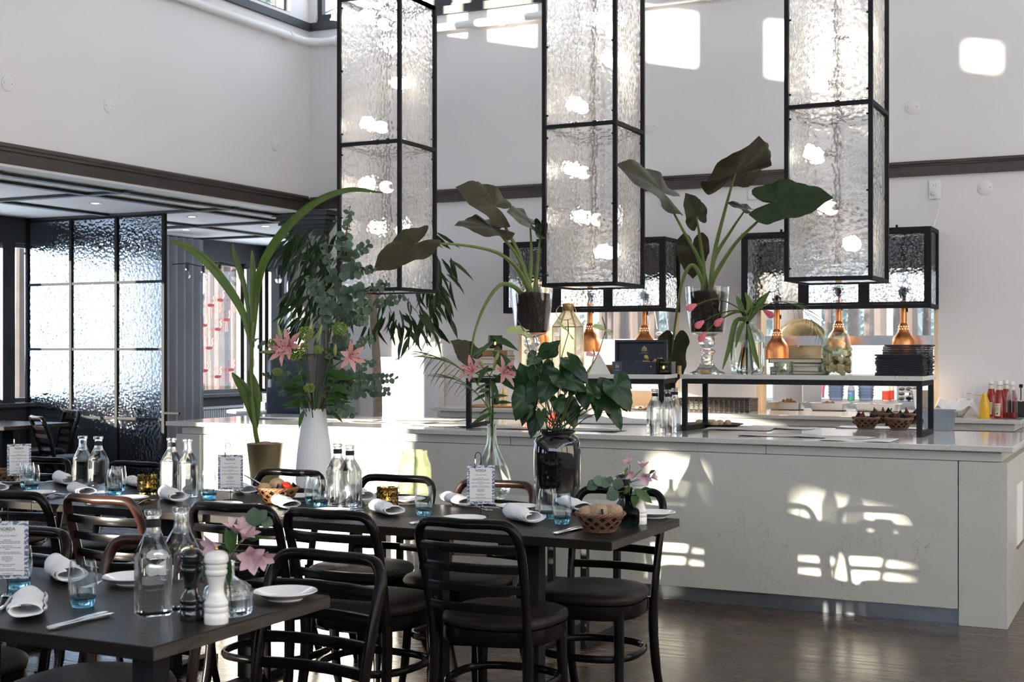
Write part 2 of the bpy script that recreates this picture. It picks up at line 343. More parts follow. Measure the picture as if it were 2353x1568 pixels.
# window wall of the bay
SIL, TOP = .89, 2.42
ww = [(-6.75,-5.7), (-5.05,-4.4), (-2.1,.58), (3.75,4.7), (5.9,7.0), (7.2,9.27), (9.42,11.2), (11.35,13.0), (13.06,13.36)]
g = G().box(XW-.15,-9,0, XW,YN,SIL-.04).box(XW-.15,-9,TOP, XW,YN,ZC)
ys = [-9]+[q for w in ww for q in w]+[YN]
for a, b in zip(ys[::2], ys[1::2]): g.box(XW-.15,a,SIL-.04, XW,b,TOP)
struct('wall_bay', g, 'dark_paint', smooth=False)
for k, (a, b) in enumerate(ww): window(wn, (XW-.12,a,SIL), (XW-.06,b,TOP), 'x', fw=.04, mat='post_paint'); wn += 1
struct('trim_30', G().box(XW-.12,-9,SIL-.04, XW+.10,YN,SIL-.003), 'post_paint', smooth=False)
g = G().box(XW-.15,YN,0, -6.98,YN+.15,SIL-.04).box(XW-.15,YN,TOP, -6.98,YN+.15,ZC).box(XW-.15,YN,SIL-.04, -9.72,YN+.15,TOP).box(-7.6,YN,SIL-.04, -6.98,YN+.15,TOP)
struct('wall_north', g, 'dark_paint', smooth=False)
window(wn, (-9.72,YN+.04,SIL), (-7.6,YN+.10,TOP), 'y', (-8.6,), fw=.05, mat='post_paint'); wn += 1
struct('wall_bay_end', G().box(-6.98,YB+.14,0, -6.86,YN+.15,ZC), 'panel_paint', smooth=False)
# corner pilaster with moulded capital
g = G().box(-7.38,YB-.06,0, -7.0,YB+.16,2.45); struct('column', g, 'panel_paint', smooth=False)
g = G()
for z, e in ((2.45,.02),(2.49,.035),(2.52,.055),(2.55,.075),(2.59,.10),(2.63,.12)): g.box(-7.38-e,YB-.06-e,z, -7.0+e,YB+.16,z+.025); g.box(-7.38-e+.012,YB-.06-e+.012,z+.025, -7.0+e-.012,YB+.16,z+.045)
struct('trim_31', g, 'dark_paint', smooth=False)
struct('trim_32', G().box(-7.39,YB-.072,0, -7.36,YB-.05,2.45).box(-7.02,YB-.072,0, -6.99,YB-.05,2.45).box(-7.36,YB-.066,1.75, -7.02,YB-.06,1.775), 'post_paint', smooth=False)
# the rest of the hall, behind and beside the camera
g = G().box(4.05,-9,0, 4.2,YB,4.0).box(4.05,-9,5.3, 4.2,YB,5.6)
for y in (-9,-6.0,-3.0,0.0,3.0,6.0,9.0): g.box(4.05,y,4.0, 4.2,y+(.2 if y < 9 else 1.4),5.3)
struct('wall_right', g, 'wall_paint', smooth=False)
for y in (-9,-6.0,-3.0,0.0,3.0,6.0): window(wn, (4.09,y+.2,4.0), (4.15,y+3.0,5.3), 'x', (y+1.6,), fw=.05); wn += 1  # unseen windows, set high to give soft fill light
struct('fill_cut_panel', G().box(XW-.15,-9.0,0, 4.05,-8.96,2.85), 'dark_paint', smooth=False)  # unseen dark panel added to cut the fill reflected in the chairs
g = G().box(XW-.15,-9.15,0, 4.2,-9,2.9).box(XW-.15,-9.15,5.3, 4.2,-9,5.6).box(XW-.15,-9.15,2.9, -7.2,-9,5.3)
for x in (-4.4,-1.6,1.2,4.0): g.box(x,-9.15,2.9, x+.2,-9,5.3)
struct('wall_front', g, 'wall_paint', smooth=False)
for a, b in ((-7.2,-4.4),(-4.2,-1.6),(-1.4,1.2),(1.4,4.0)): window(wn, (a,-9.1,2.9), (b,-9.04,5.3), 'y', fw=.06); wn += 1  # high windows out of view, added for soft light from behind
# kitchen behind the hatches
KY = 13.6
struct('floor_kitchen', G().box(-6.86,YB+.14,-.1, .3,KY,-.0005), 'zinc', smooth=False)
g = G().box(-6.86,KY,0, .3,KY+.12,1.46).box(-6.86,KY,2.35, .3,KY+.12,2.75).box(-6.86,KY,1.46, -6.3,KY+.12,2.35).box(-.65,KY,1.46, .3,KY+.12,2.35).box(.18,YB+.14,0, .3,KY,2.75)
struct('wall_kitchen', g, 'white_paint', smooth=False)
struct('ceiling_kitchen', G().box(-6.86,YB+.14,2.6, .18,KY,2.72), 'white_paint', smooth=False)
window(wn, (-6.3,KY+.03,1.46), (-.65,KY+.09,2.35), 'y', (-4.4,-2.5,), fw=.05, mat='white_paint'); wn += 1
# snow outside
struct('ground_snow', G().sheet(lambda u,v: (-70+140*u, -60+140*v, -.35+.3*mnoise.noise(Vector((u*30,v*30,0)))), 60, 60), 'snow')
# ================================================================ more materials
glass('hammered', (.995,.995,.995), 1.45, .015, .20, bump=(28, .58, .012), milk=.09)
glass('hammered_screen', (.74,.81,.88), 1.45, .03, .06, bump=(34, .6, .010))
glass('hammered_dark', (.93,.93,.92), 1.45, .02, .05, bump=(34, .6, .010))
glass('clear', (.985,.99,.985), 1.45, 0, .3)
glass('water_glass', (.97,.985,.99), 1.36, 0, .22)
emit('bulb_glow', (1,.87,.72), 55); emit('downlight_glow', (1,.86,.66), 9); emit('flame', (1,.72,.32), 14)
plain('socket_black', (.012,.012,.012), .4)
plain('lacquer', (.006,.005,.0055), .2, 0, var=.35, scale=5, spec=.14)
plain('lacquer_worn', (.026,.010,.007), .3, 0, var=.5, scale=14, spec=.4)
plain('leather', (.015,.0125,.011), .42, 0, spec=.16, var=.2, scale=20, bump=.25, bscale=180)
wood('table_wood', (.012,.0105,.0095), (.024,.020,.0175), .33, 7, 'X', .2, .07)
wood('table_edge', (.025,.021,.018), (.07,.062,.055), .5, 9, 'Y', .3, .2)
plain('copper', (.66,.26,.10), .33, 1, var=.08, stretch=(1,1,.1)); plain('brass', (.50,.36,.15), .35, 1, var=.1); plain('antique_brass', (.32,.26,.15), .42, 1, var=.15, stretch=(.3,.3,9))
plain('chrome', (.75,.75,.76), .12, 1, var=.03)
# ================================================================ bar
bar = thing('bar_counter', 'long pale veined stone bar front with steel plinth', 'bar counter', (-3.4,7.1,0))
def bp(name, x0,y0,z0,x1,y1,z1, m, **k):
    return obj(name, G().box(x0+3.4,y0-7.1,z0,x1+3.4,y1-7.1,z1), m, bar, smooth=False, **k)
bp('carcass', -5.97,7.16,.08, -.76,8.22,.84, 'panel_paint')
for a, b in ((-5.99,-5.785),(-5.76,-3.103),(-3.098,-.963)): bp('stone_panel', a,7.10,.082, b,7.155,.832, 'stone_panel', bevel=.002)
bp('end_pilaster', -.958,7.098,0, -.725,8.26,.832, 'stone_panel', bevel=.002)
bp('end_pilaster', -6.0,7.16,0, -5.972,8.26,.832, 'stone_panel', bevel=.002)
for a, b in ((-5.955,-3.5),(-3.497,-1.96),(-1.957,-.755)): bp('cornice_strip', a,7.118,.834, b,8.24,.884, 'stone_panel', bevel=.002)
bp('plinth', -5.9,7.14,0, -.96,7.158,.079, 'zinc')
ep = bp('service_flap', -.728,7.55,.36, -.720,7.82,.68, 'white_paint'); obj('edge_strip', G().box(2.672,.43,.345,2.684,.75,.357), 'brass', ep, smooth=False)
wt = obj('bar_worktop', G().box(-6.06,7.075,.886,-.695,8.30,.915), 'stone_top', smooth=False, bevel=.003); tag(wt, 'polished pale stone slab lying along the top of the bar', 'worktop')
# back counter under the hatches
bc = thing('back_counter', 'pale stone counter along the white wall below the serving hatches', 'counter', (-3.2,9.9,0))
def cb(name, x0,y0,z0,x1,y1,z1, m, **k): return obj(name, G().box(x0+3.2,y0-9.9,z0,x1+3.2,y1-9.9,z1), m, bc, smooth=False, **k)
for a, b in ((-5.5,-3.4),(-3.397,-1.5),(-1.497,-.93)): cb('stone_panel', a,9.77,.08, b,9.82,.80, 'stone_panel', bevel=.002)
cb('carcass', -5.48,9.82,0, -.95,10.39,.832, 'panel_paint')
cb('cornice_strip', -5.47,9.80,.834, -.955,10.39,.884, 'stone_panel', bevel=.002)
bw = obj('counter_worktop', G().box(-5.54,9.75,.886,-.91,10.395,.915).box(H1[0]+.032,10.395,.886,H1[1]-.032,11.0,.915).box(H2[0]+.032,10.395,.886,H2[1]-.032,11.0,.915), 'stone_top', smooth=False, bevel=.003)
tag(bw, 'pale stone worktop of the back counter running into both hatches', 'worktop')

# display risers on the bar
def riser(L, Dp, loc, rz, label, H=.337):
    r = thing('display_riser', label, 'shelf stand', loc, rz, 'stone topped risers on the bar')
    obj('stone_top', G().box(-.01,-.01,H-.026, L+.01,Dp+.01,H), 'stone_top', r, smooth=False, bevel=.002)
    w = .028; z = H-.028
    for x in (0, L-w):
        for y in (0, Dp-w): obj('leg', G().box(x,y,0, x+w,y+w,z), 'black_metal', r, smooth=False)
        obj('foot_rail', G().box(x,w,0, x+w,Dp-w,w), 'black_metal', r, smooth=False)
        obj('top_rail', G().box(x,w,z-w, x+w,Dp-w,z), 'black_metal', r, smooth=False)
    for y in (0, Dp-w): obj('top_rail', G().box(w,y,z-w, L-w,y+w,z), 'black_metal', r, smooth=False)
    return r
ZR = .915+.337
riser(1.38, .42, (-2.60,7.60,.915), 0, 'black framed stone riser holding tulips, cork jar and black menus')
R2 = riser(1.22, .40, (-3.86,7.24,.915), math.radians(9), 'black framed stone riser holding lantern, books and navy box')
# console tables in front of the bar
def console(x0, x1, frames, label):
    y0, y1, zt = 5.78, 6.22, .645
    c = thing('console_table', label, 'console table', ((x0+x1)/2, 6.0, 0), 0, 'low stone topped console tables in front of the bar'); ox = (x0+x1)/2
    obj('stone_top', G().box(x0-ox,y0-6.02,zt-.03, x1-ox,y1-5.98,zt), 'stone_top', c, smooth=False, bevel=.002)
    for x in frames:
        x -= ox
        for y in (y0, y1-.03): obj('leg', G().box(x-.015,y-6,0, x+.015,y-5.97,zt-.031), 'black_metal', c, smooth=False)
        obj('foot_rail', G().box(x-.015,y0-5.969,0, x+.015,y1-6.031,.03), 'black_metal', c, smooth=False)
    for y in (y0, y1-.03): obj('top_rail', G().box(frames[0]-ox+.016,y-6,zt-.062, frames[-1]-ox-.016,y-5.97,zt-.031), 'black_metal', c, smooth=False)
console(-3.60, -2.40, (-3.57,-2.63,-2.46), 'low console table under the green jar, teardrop vase and black urn')
console(-4.95, -3.66, (-4.9,-3.71), 'low console table under the brass pot and fluted white vase')

# ================================================================ pendant lanterns
def lantern(xr, yf, label):
    S, ZB, PH, w = .5, 1.79, 1.0, .024
    x0 = xr-S; t = thing('pendant_lantern', label, 'pendant lamp', (xr-S/2, yf+S/2, ZB), 0, 'tall glass pendant lanterns above the bar'); h = S/2
    for sx in (-1,1):
        for sy in (-1,1): obj('corner_post', G().box(min(sx*h,sx*(h-w)),min(sy*h,sy*(h-w)),0, max(sx*h,sx*(h-w)),max(sy*h,sy*(h-w)),2*PH), 'black_metal', t, smooth=False)
    for k in range(3):
        z = min(max(k*PH-w/2,0), 2*PH-w)
        for s in (-1,1):
            obj('cross_bar', G().box(-h+w,s*(h-w/2)-w/2,z, h-w,s*(h-w/2)+w/2,z+w), 'black_metal', t, smooth=False)
            obj('cross_bar', G().box(s*(h-w/2)-w/2,-h+w,z, s*(h-w/2)+w/2,h-w,z+w), 'black_metal', t, smooth=False)
    clip = G().cbox((0,0,0), (.012,.01,.01)).mesh('clip', False)
    for k in range(2):
        z0, z1 = k*PH+w, (k+1)*PH-w/2-.004
        for s in (-1,1):
            p = obj('glass_pane', G().box(-h+w+.001,s*(h-w)-.003,z0, h-w-.001,s*(h-w)+.003,z1), 'hammered', t, smooth=False)
            q = obj('glass_pane', G().box(s*(h-w)-.003,-h+w+.005,z0, s*(h-w)+.003,h-w-.005,z1), 'hammered', t, smooth=False)
            for zz in (z0+.05, (z0+z1)/2, z1-.05):
                for e in (-1,1):
                    c = obj('clip', clip, 'black_metal', p); c.location = (e*(h-w-.006), s*(h-w)+s*.006, zz)
                    c = obj('clip', clip, 'black_metal', q); c.location = (s*(h-w)+s*.006, e*(h-w-.010), zz)
    obj('bottom_glass', G().box(-h+w,-h+w,.006, h-w,h-w,.011), 'clear', t, smooth=False)
    obj('lamp_pole', G().tube([(0,0,.10),(0,0,2*PH)], .014, 10), 'black_metal', t)
    for z, a, r in ((.22,-.7,.11),(.46,2.4,.1),(.76,3.1,.12),(1.16,-2.5,.1),(1.42,-.4,.12),(1.72,1.8,.1),(1.9,-2.9,.11)):
        d = Vector((math.cos(a), math.sin(a), 0))
        s = obj('lamp_arm', G().tube([(0,0,z), d*(r-.05)+Vector((0,0,z))], .009, 6).tube([d*(r-.055)+Vector((0,0,z)), d*(r-.015)+Vector((0,0,z))], .02, 10), 'socket_black', t)
        obj('bulb', G().ball(d*(r+.02)+Vector((0,0,z)), .042), 'bulb_glow', s)
    for sx in (-1,1): obj('hanging_cable', G().tube([(sx*(h-.012),0,2*PH),(sx*.1,0,3.8)], .003, 5), 'black_metal', t)
    for sx in (-1,1): obj('hanger_bar', G().box(min(sx*(h-w),sx*h),-h+w,2*PH-w, max(sx*(h-w),sx*h),h-w,2*PH), 'black_metal', t, smooth=False)
    return t
lantern(-1.49, 7.62, 'tall hammered glass lantern hanging behind the broad dark alocasia leaf')
lantern(-3.03, 7.63, 'tall hammered glass lantern in the middle, between the two alocasias')
lantern(-4.59, 7.68, 'tall hammered glass lantern in front of the indoor fig tree')

# ================================================================ hatch hoods and heat lamps
def hood(x0, x1, label, lamps, labs):
    y0, y1, z0, z1, w = 10.02, 10.395, 1.70, 2.29, .03
    t = thing('hatch_hood', label, 'lamp hood', ((x0+x1)/2, y1, z0), 0, 'glazed black hoods over the serving hatches'); ox, oy = (x0+x1)/2, y1
    def b(n, a0,b0,c0,a1,b1,c1, m='black_metal'): return obj(n, G().box(a0-ox,b0-oy,c0-z0,a1-ox,b1-oy,c1-z0), m, t, smooth=False)
    for x in (x0, x1-w): b('corner_post', x,y0,z0,x+w,y0+w,z1); b('corner_post', x,y1-w,z0,x+w,y1,z1)
    for z in (z0, z1-w):
        b('frame_rail', x0+w,y0,z,x1-w,y0+w,z+w)
        for x in (x0, x1-w): b('frame_rail', x,y0+w,z,x+w,y1-w,z+w)
    n = 3; wd = (x1-x0-2*w)/n
    for k in range(1, n): b('mullion', x0+w+k*wd-.022,y0,z0+w,x0+w+k*wd+.022,y0+w,z1-w)
    for k in range(n):
        a, c = x0+w+k*wd+(.022 if k else 0)+.001, x0+w+(k+1)*wd-(.022 if k < n-1 else 0)-.001
        fr = G()
        for q in ((a,z0+w+.001,c,z0+w+.018),(a,z1-w-.018,c,z1-w-.001),(a,z0+w+.018,a+.017,z1-w-.018),(c-.017,z0+w+.018,c,z1-w-.018)): fr.box(q[0]-ox,y0-oy+.004,q[1]-z0,q[2]-ox,y0-oy+.022,q[3]-z0)
        f = obj('pane_frame', fr, 'black_metal', t, smooth=False)
        obj('glass_pane', G().box(a+.018-ox,y0-oy+.010,z0+w+.019-z0,c-.018-ox,y0-oy+.016,z1-w-.019-z0), 'hammered_dark', f, smooth=False)
    for x in (x0+w/2, x1-w/2): b('side_glass', x-.003,y0+w,z0+w,x+.003,y1-w,z1-w,'hammered_dark')
    b('top_sheet', x0+w,y0+w,z1-.012,x1-w,y1-w,z1-.002); b('dark_back', x0+w,y1-.02,1.99,x1-w,y1-.004,z1-w,'hood_back')
    for x in (x0+.3, x1-.25): b('top_bracket', x,y0+.01,z1,x+.014,y0+.03,z1+.02)
    for (px, zb), lb in zip(lamps, labs):
        p = on_y(px, 800, 10.2); heat_lamp((p.x, 10.2, zb), lb)
    return t
plain('hood_back', (.10,.075,.055), .5, var=.3, scale=9)
LAMP = {}
def heat_lamp(loc, label):
    if LAMP: dup(LAMP['o'], loc, 0, label); return
    t = thing('heat_lamp', label, 'heat lamp', loc, 0, 'copper heat lamps hanging in the hatches')
    pr = [(.088,0),(.088,.06),(.085,.095),(.074,.125),(.055,.15),(.043,.168),(.036,.20),(.031,.225),(.024,.235)]
    obj('shade', G().lathe([(.084,.002)]+pr, 32, cap=False), 'copper', t)
    nk = obj('neck', G().lathe([(.024,.235),(.024,.40),(.02,.404)], 20), 'copper', t)
    hole = G().ball((0,0,0), .0042, 8, 6).mesh('h')
    for k in range(12):
        for z, r in ((.190,.0385),(.208,.0350)):
            a = 2*PI*(k+.5*(z>.2))/12; o = obj('vent_hole', hole, 'vent_glow', nk); o.location = (r*math.cos(a), r*math.sin(a), z)  # glowing beads imitate bulb light coming through the vents
    obj('switch', G().cbox((.027,0,.33), (.01,.012,.03)), 'socket_black', nk, smooth=False)
    obj('cable_grip', G().lathe([(.012,.404),(.014,.42),(.02,.43),(.03,.455),(.03,.49),(.012,.495)], 14), 'socket_black', t)
    obj('cable', G().tube([(0,0,.49),(.004,.0,.6),(0,0,.93-.02)], .006, 6), 'socket_black', t)
    obj('lamp_bulb', G().ball((0,0,.07), .04), 'heat_glow', t)
    LAMP['o'] = t
emit('vent_glow', (1,.75,.5), 1.2); emit('heat_glow', (1,.62,.32), 70)
hood(-4.99, -3.57, 'black glazed hood over the hatch behind the lantern and navy box', ((1240,1.44),(1356,1.38),(1481,1.36)),
     ('copper heat lamp mostly hidden behind the soil filled glass goblet', 'copper heat lamp just right of the brass lantern', 'copper heat lamp whose neck rises behind the navy box'))
hood(-2.95, -1.545, 'black glazed hood over the hatch behind tulips, cork jar and menus', ((1786,1.32),(1927,1.38),(2076,1.36)),
     ('copper heat lamp in front of the brass dome lid', 'copper heat lamp behind the cork filled jar', 'copper heat lamp above the stack of black menus'))

# ================================================================ chairs
def sq_ring(a, b, e, n=28):
    out = []
    for i in range(n):
        t = 2*PI*i/n; c, s = math.cos(t), math.sin(t); r = 1/((abs(c)**e+abs(s)**e)**(1/e)); out.append((a*r*c, b*r*s))
    return out
def chair_meshes():
    ms = {}
    g = G(); rings = [(.90,.44),(.98,.443),(1.0,.452),(1.0,.462),(.965,.474),(.88,.482),(.6,.488),(.25,.49)]
    n = 28; vs_ = []; fs = []
    for sc, z in rings:
        for x, y in sq_ring(.208*sc, .208*sc, 2.9, n): vs_.append((x*(1+.06*y/.2), y+.005, z))
    for k in range(len(rings)-1):
        for i in range(n): fs.append((k*n+i, k*n+(i+1)%n, (k+1)*n+(i+1)%n, (k+1)*n+i))
    fs.append(tuple(range(n-1,-1,-1))); fs.append(tuple(range((len(rings)-1)*n, len(rings)*n))); g.add(vs_, fs); ms['seat'] = g.mesh('seat')
    g = G(); vs_ = []; fs = []
    for sc, z in ((.985,.385),(1.0,.39),(1.0,.438),(.90,.4395),(.86,.42),(.86,.385)):
        for x, y in sq_ring(.204*sc, .204*sc, 2.9, n): vs_.append((x*(1+.06*y/.2), y+.005, z))
    for k in range(6):
        for i in range(n): fs.append((k*n+i, k*n+(i+1)%n, ((k+1)%6)*n+(i+1)%n, ((k+1)%6)*n+i))
    g.add(vs_, fs); ms['seat_frame'] = g.mesh('seat_frame')
    L = [(-.178,-.185,.37),(-.182,-.205,.50),(-.186,-.232,.62),(-.188,-.262,.72),(-.184,-.283,.775),(-.160,-.297,.812),(-.11,-.309,.820),(0,-.318,.818)]
    path = catmull(L, 5); path = path+[Vector((-p.x,p.y,p.z)) for p in reversed(path[:-1])]
    ms['back_frame'] = G().tube(path, [.0175+.002*math.sin(PI*i/(len(path)-1)) for i in range(len(path))], 10, flat=.85).mesh('back_frame', ang=60)
    ms['slats'] = []
    for z in (.735,.665,.595,.525):
        yb = -.205-(z-.5)*.24-(.012 if z > .7 else 0); pts = [Vector((x, yb-.034*(1-(x/.19)**2), z)) for x in [-.188+.376*i/14 for i in range(15)]]
        g = G(); vs_ = []; fs = []
        for p in pts:
            for dy, dz in ((-.007,-.015),(.006,-.015),(.009,0),(.006,.015),(-.007,.015),(-.010,0)): vs_.append((p.x, p.y+dy, p.z+dz))
        for k in range(14):
            for i in range(6): fs.append((k*6+i, k*6+(i+1)%6, (k+1)*6+(i+1)%6, (k+1)*6+i))
        g.add(vs_, fs); ms['slats'].append(g.mesh('slat', ang=60))
    ms['legs'] = []
    for s in (-1,1): ms['legs'].append(G().tube(catmull([(s*.178,-.185,.42),(s*.178,-.185,.30),(s*.182,-.205,.15),(s*.186,-.262,0)],4), [.02]*5+[.019]*4+[.017]*4, 10).mesh('leg'))
    for s in (-1,1): ms['legs'].append(G().tube(catmull([(s*.158,.150,.42),(s*.160,.155,.28),(s*.166,.168,.12),(s*.176,.190,0)],4), [.02]*5+[.018]*4+[.0145]*4, 10).mesh('leg'))
    ms['hoop'] = G().tube([(x*(1+.04*y/.2), y-.01, .235) for x, y in sq_ring(.185,.185,2.8,36)], .0105, 8, closed=True, flat=1.4).mesh('hoop')
    return ms
CM = chair_meshes(); CH0 = {}
def chair(x, y, rz, label, group='dark bentwood ladder-back chairs', worn=False):
    key = worn
    if key in CH0: return dup(CH0[key], (x,y,0), rz, label, group)
    t = thing('dining_chair', label, 'chair', (x,y,0), rz, group)
    def mk(n, me, m):
        if worn and n == 'back_frame': me = me.copy(); me.materials.clear(); m = 'lacquer_worn'
        return obj(n, me, m, t)
    mk('seat', CM['seat'], 'leather'); mk('seat_frame', CM['seat_frame'], 'lacquer'); mk('back_frame', CM['back_frame'], 'lacquer')
    for s in CM['slats']: mk('slat', s, 'lacquer')
    for s in CM['legs']: mk('leg', s, 'lacquer')
    mk('hoop_stretcher', CM['hoop'], 'lacquer')
    CH0[key] = t; return t
# back line of a chair is 0.30 behind its centre
for x, y, rz, lb, wn_ in (
    (-2.12,4.26,.02,'dark ladder-back chair seen from behind, nearest the bread basket end of the long table',False),
    (-2.665,4.27,-.03,'dark ladder-back chair seen from behind, second from the bread basket end of the long table',False),
    (-3.11,4.28,.03,'dark ladder-back chair seen from behind the pink flowers in the clear bottle vase',False),
    (-3.72,4.27,-.04,'reddish worn ladder-back chair seen from behind, tucked under the long table beside the water bottles',True),
    (-4.20,4.24,.05,'dark ladder-back chair seen from behind, at the picture edge of the long table',False),
    (-2.01,4.83,PI+.02,'dark ladder-back chair facing the camera at the free end of the long table',False),
    (-2.62,4.87,PI-.04,'reddish worn ladder-back chair facing the camera in front of the teardrop vase',True),
    (-3.10,4.88,PI+.03,'dark ladder-back chair facing the camera in front of the green glass jar',False),
    (-3.70,4.9,PI,'dark ladder-back chair facing the camera behind the bread basket with red pepper',False),
    (-4.65,4.92,PI,'dark ladder-back chair facing the camera behind the faceted candle beside the water bottles',False),
    (-5.27,4.92,PI+.05,'dark ladder-back chair facing the camera behind the farthest menu card',False),
    (-2.12,2.84,PI-.05,'dark ladder-back chair with sunlit slats at the free end of the near table',False),
    (-2.70,2.86,PI+.06,'dark ladder-back chair facing the camera behind the near water bottles',True),
    (-3.27,2.86,PI-.02,'dark ladder-back chair facing the camera behind the near menu card',False)):
    chair(x, y, rz, lb, worn=wn_)
for x, y, rz, lb in ((-8.50,8.72,-.5,'dark ladder-back chair turned away beside the frosted glass screen'),
                     (-9.35,9.2,2.7,'dark ladder-back chair behind the bay table, by the window sill'),
                     (-8.9,7.5,.3,'dark ladder-back chair in front of the bay table at the picture edge')):
    chair(x, y, rz, lb)
# ================================================================ dining tables
def dining_table(x0, x1, y0, y1, label, zt=.75, legs=(-.205,.205), grp='dark oblong dining tables'):
    ox, oy = (x0+x1)/2, (y0+y1)/2; t = thing('dining_table', label, 'table', (ox,oy,0), 0, grp); h = (x1-x0)/2; k = (y1-y0)/2
    tp = obj('tabletop', G().box(-h,-k,zt-.032,h,k,zt), 'table_wood', t, smooth=False, bevel=.003)
    for s in (-1,1): obj('edge_band', G().box(min(s*h,s*(h+.002)),-k+.003,zt-.030,max(s*h,s*(h+.002)),k-.003,zt-.003), 'table_edge', tp, smooth=False)
    for x in legs:
        obj('leg', G().box(x-.035,-.03,.03, x+.035,.03,zt-.06), 'black_metal', t, smooth=False, bevel=.003)
        obj('foot', G().box(x-.03,-.28,0, x+.03,.28,.03), 'black_metal', t, smooth=False, bevel=.003)
        obj('bearer', G().box(x-.025,-.25,zt-.06, x+.025,.25,zt-.033), 'black_metal', t, smooth=False)
    return t
dining_table(-3.005,-1.69,4.21,4.91, 'dark dining table with a bread basket at its free end')
dining_table(-4.325,-3.01,4.21,4.91, 'dark dining table in the middle of the row, carrying the faceted candle')
dining_table(-5.645,-4.33,4.21,4.91, 'dark dining table at the far end of the row')
dining_table(-3.3,-1.99,2.28,2.97, 'dark dining table nearest the camera, with salt and pepper mills', legs=(-.23,.35))
dining_table(-9.85,-8.75,8.2,8.95, 'dark table in the window bay beside the frosted screen', legs=(-.2,.2))
# ================================================================ tableware
plain('porcelain', (.80,.80,.80), .12, 0, var=.01, coat=.3)
plain('linen', (.82,.82,.83), .85, 0, var=.02, bump=.1, bscale=500)
plain('paper', (.74,.73,.72), .8, var=.01); plain('ink', (.07,.07,.08), .8, var=0)
plain('wicker', (.17,.083,.042), .5, var=.3, scale=60); plain('wicker_light', (.33,.15,.06), .5, var=.3, scale=60)
plain('bread', (.52,.36,.20), .8, var=.3, scale=40, bump=.5, bscale=120); plain('rye_bread', (.36,.25,.16), .85, var=.4, scale=60, bump=.7, bscale=150)
plain('red_pepper', (.65,.03,.015), .25, var=.15); plain('black_cloth', (.010,.011,.016), .8, var=.2)
plain('brown_cloth', (.10,.03,.015), .8, var=.2)
plain('white_lacquer', (.78,.77,.74), .15, var=.01, coat=.4); plain('black_lacquer', (.008,.008,.008), .1, var=0, coat=.5)
plain('wax', (.85,.80,.66), .5, var=.02)
glass('amber_glass', (.60,.53,.37), 1.5, .02, .12, tcol=(.45,.38,.2)); glass('smoke_glass', (.42,.42,.36), 1.5, .02, .25); glass('crystal', (.93,.96,.94), 1.5, .01, .25)
glass('bottle_green', (.16,.22,.20), 1.45, 0, .2); glass('aqua_glass', (.92,.975,.95), 1.45, 0, .5); glass('green_glass', (.93,.955,.83), 1.45, 0, .35); glass('grey_glass', (.86,.90,.88), 1.45, 0, .3)
def blue_base_glass():
    m = glass('tumbler_glass', (1,1,1), 1.45, 0, .3); t = m.node_tree
    tc = N(t, 'ShaderNodeTexCoord'); sp = N(t, 'ShaderNodeSeparateXYZ'); t.links.new(tc.outputs['Object'], sp.inputs[0])
    cr = N(t, 'ShaderNodeValToRGB'); mr = N(t, 'ShaderNodeMapRange', ins={1: 0, 2: .115}); t.links.new(sp.outputs[2], mr.inputs[0]); t.links.new(mr.outputs[0], cr.inputs[0])
    e = cr.color_ramp.elements; e[0].position = .0; e[0].color = (.45,.77,.94,1); e[1].position = .34; e[1].color = (.98,.99,1,1); q = e.new(.14); q.color = (.66,.88,.97,1)
    for n in t.nodes:
        if n.type in ('BSDF_GLASS', 'BSDF_TRANSPARENT'): t.links.new(cr.outputs[0], n.inputs[0])
blue_base_glass(); thin('tumbler_thin', (.94,.965,.975), .9)
def patterned():
    m, t, b, o = nt('menu_border'); tc = N(t, 'ShaderNodeTexCoord'); vo = N(t, 'ShaderNodeTexWave', wave_type='RINGS', ins={'Scale': 22, 'Distortion': 9, 'Detail': 2, 'Detail Scale': 3}); t.links.new(tc.outputs['Object'], vo.inputs['Vector'])
    cr = N(t, 'ShaderNodeValToRGB'); cr.color_ramp.interpolation = 'CONSTANT'; e = cr.color_ramp.elements; e[0].color = (.13,.16,.23,1); e[1].position = .72; e[1].color = (.66,.68,.72,1); q = e.new(.4); q.color = (.27,.31,.38,1)
    t.links.new(vo.outputs[0], cr.inputs[0]); t.links.new(cr.outputs[0], b.inputs['Base Color']); b.inputs['Roughness'].default_value = .6
patterned()
ZT = .75
PRO = {}
def place(key, maker, loc, rz, label, group=None):
    """first call builds the thing, later ones copy it"""
    if key in PRO: return dup(PRO[key], loc, rz, label, group)
    o = maker(loc, rz, label, group); PRO[key] = o; return o
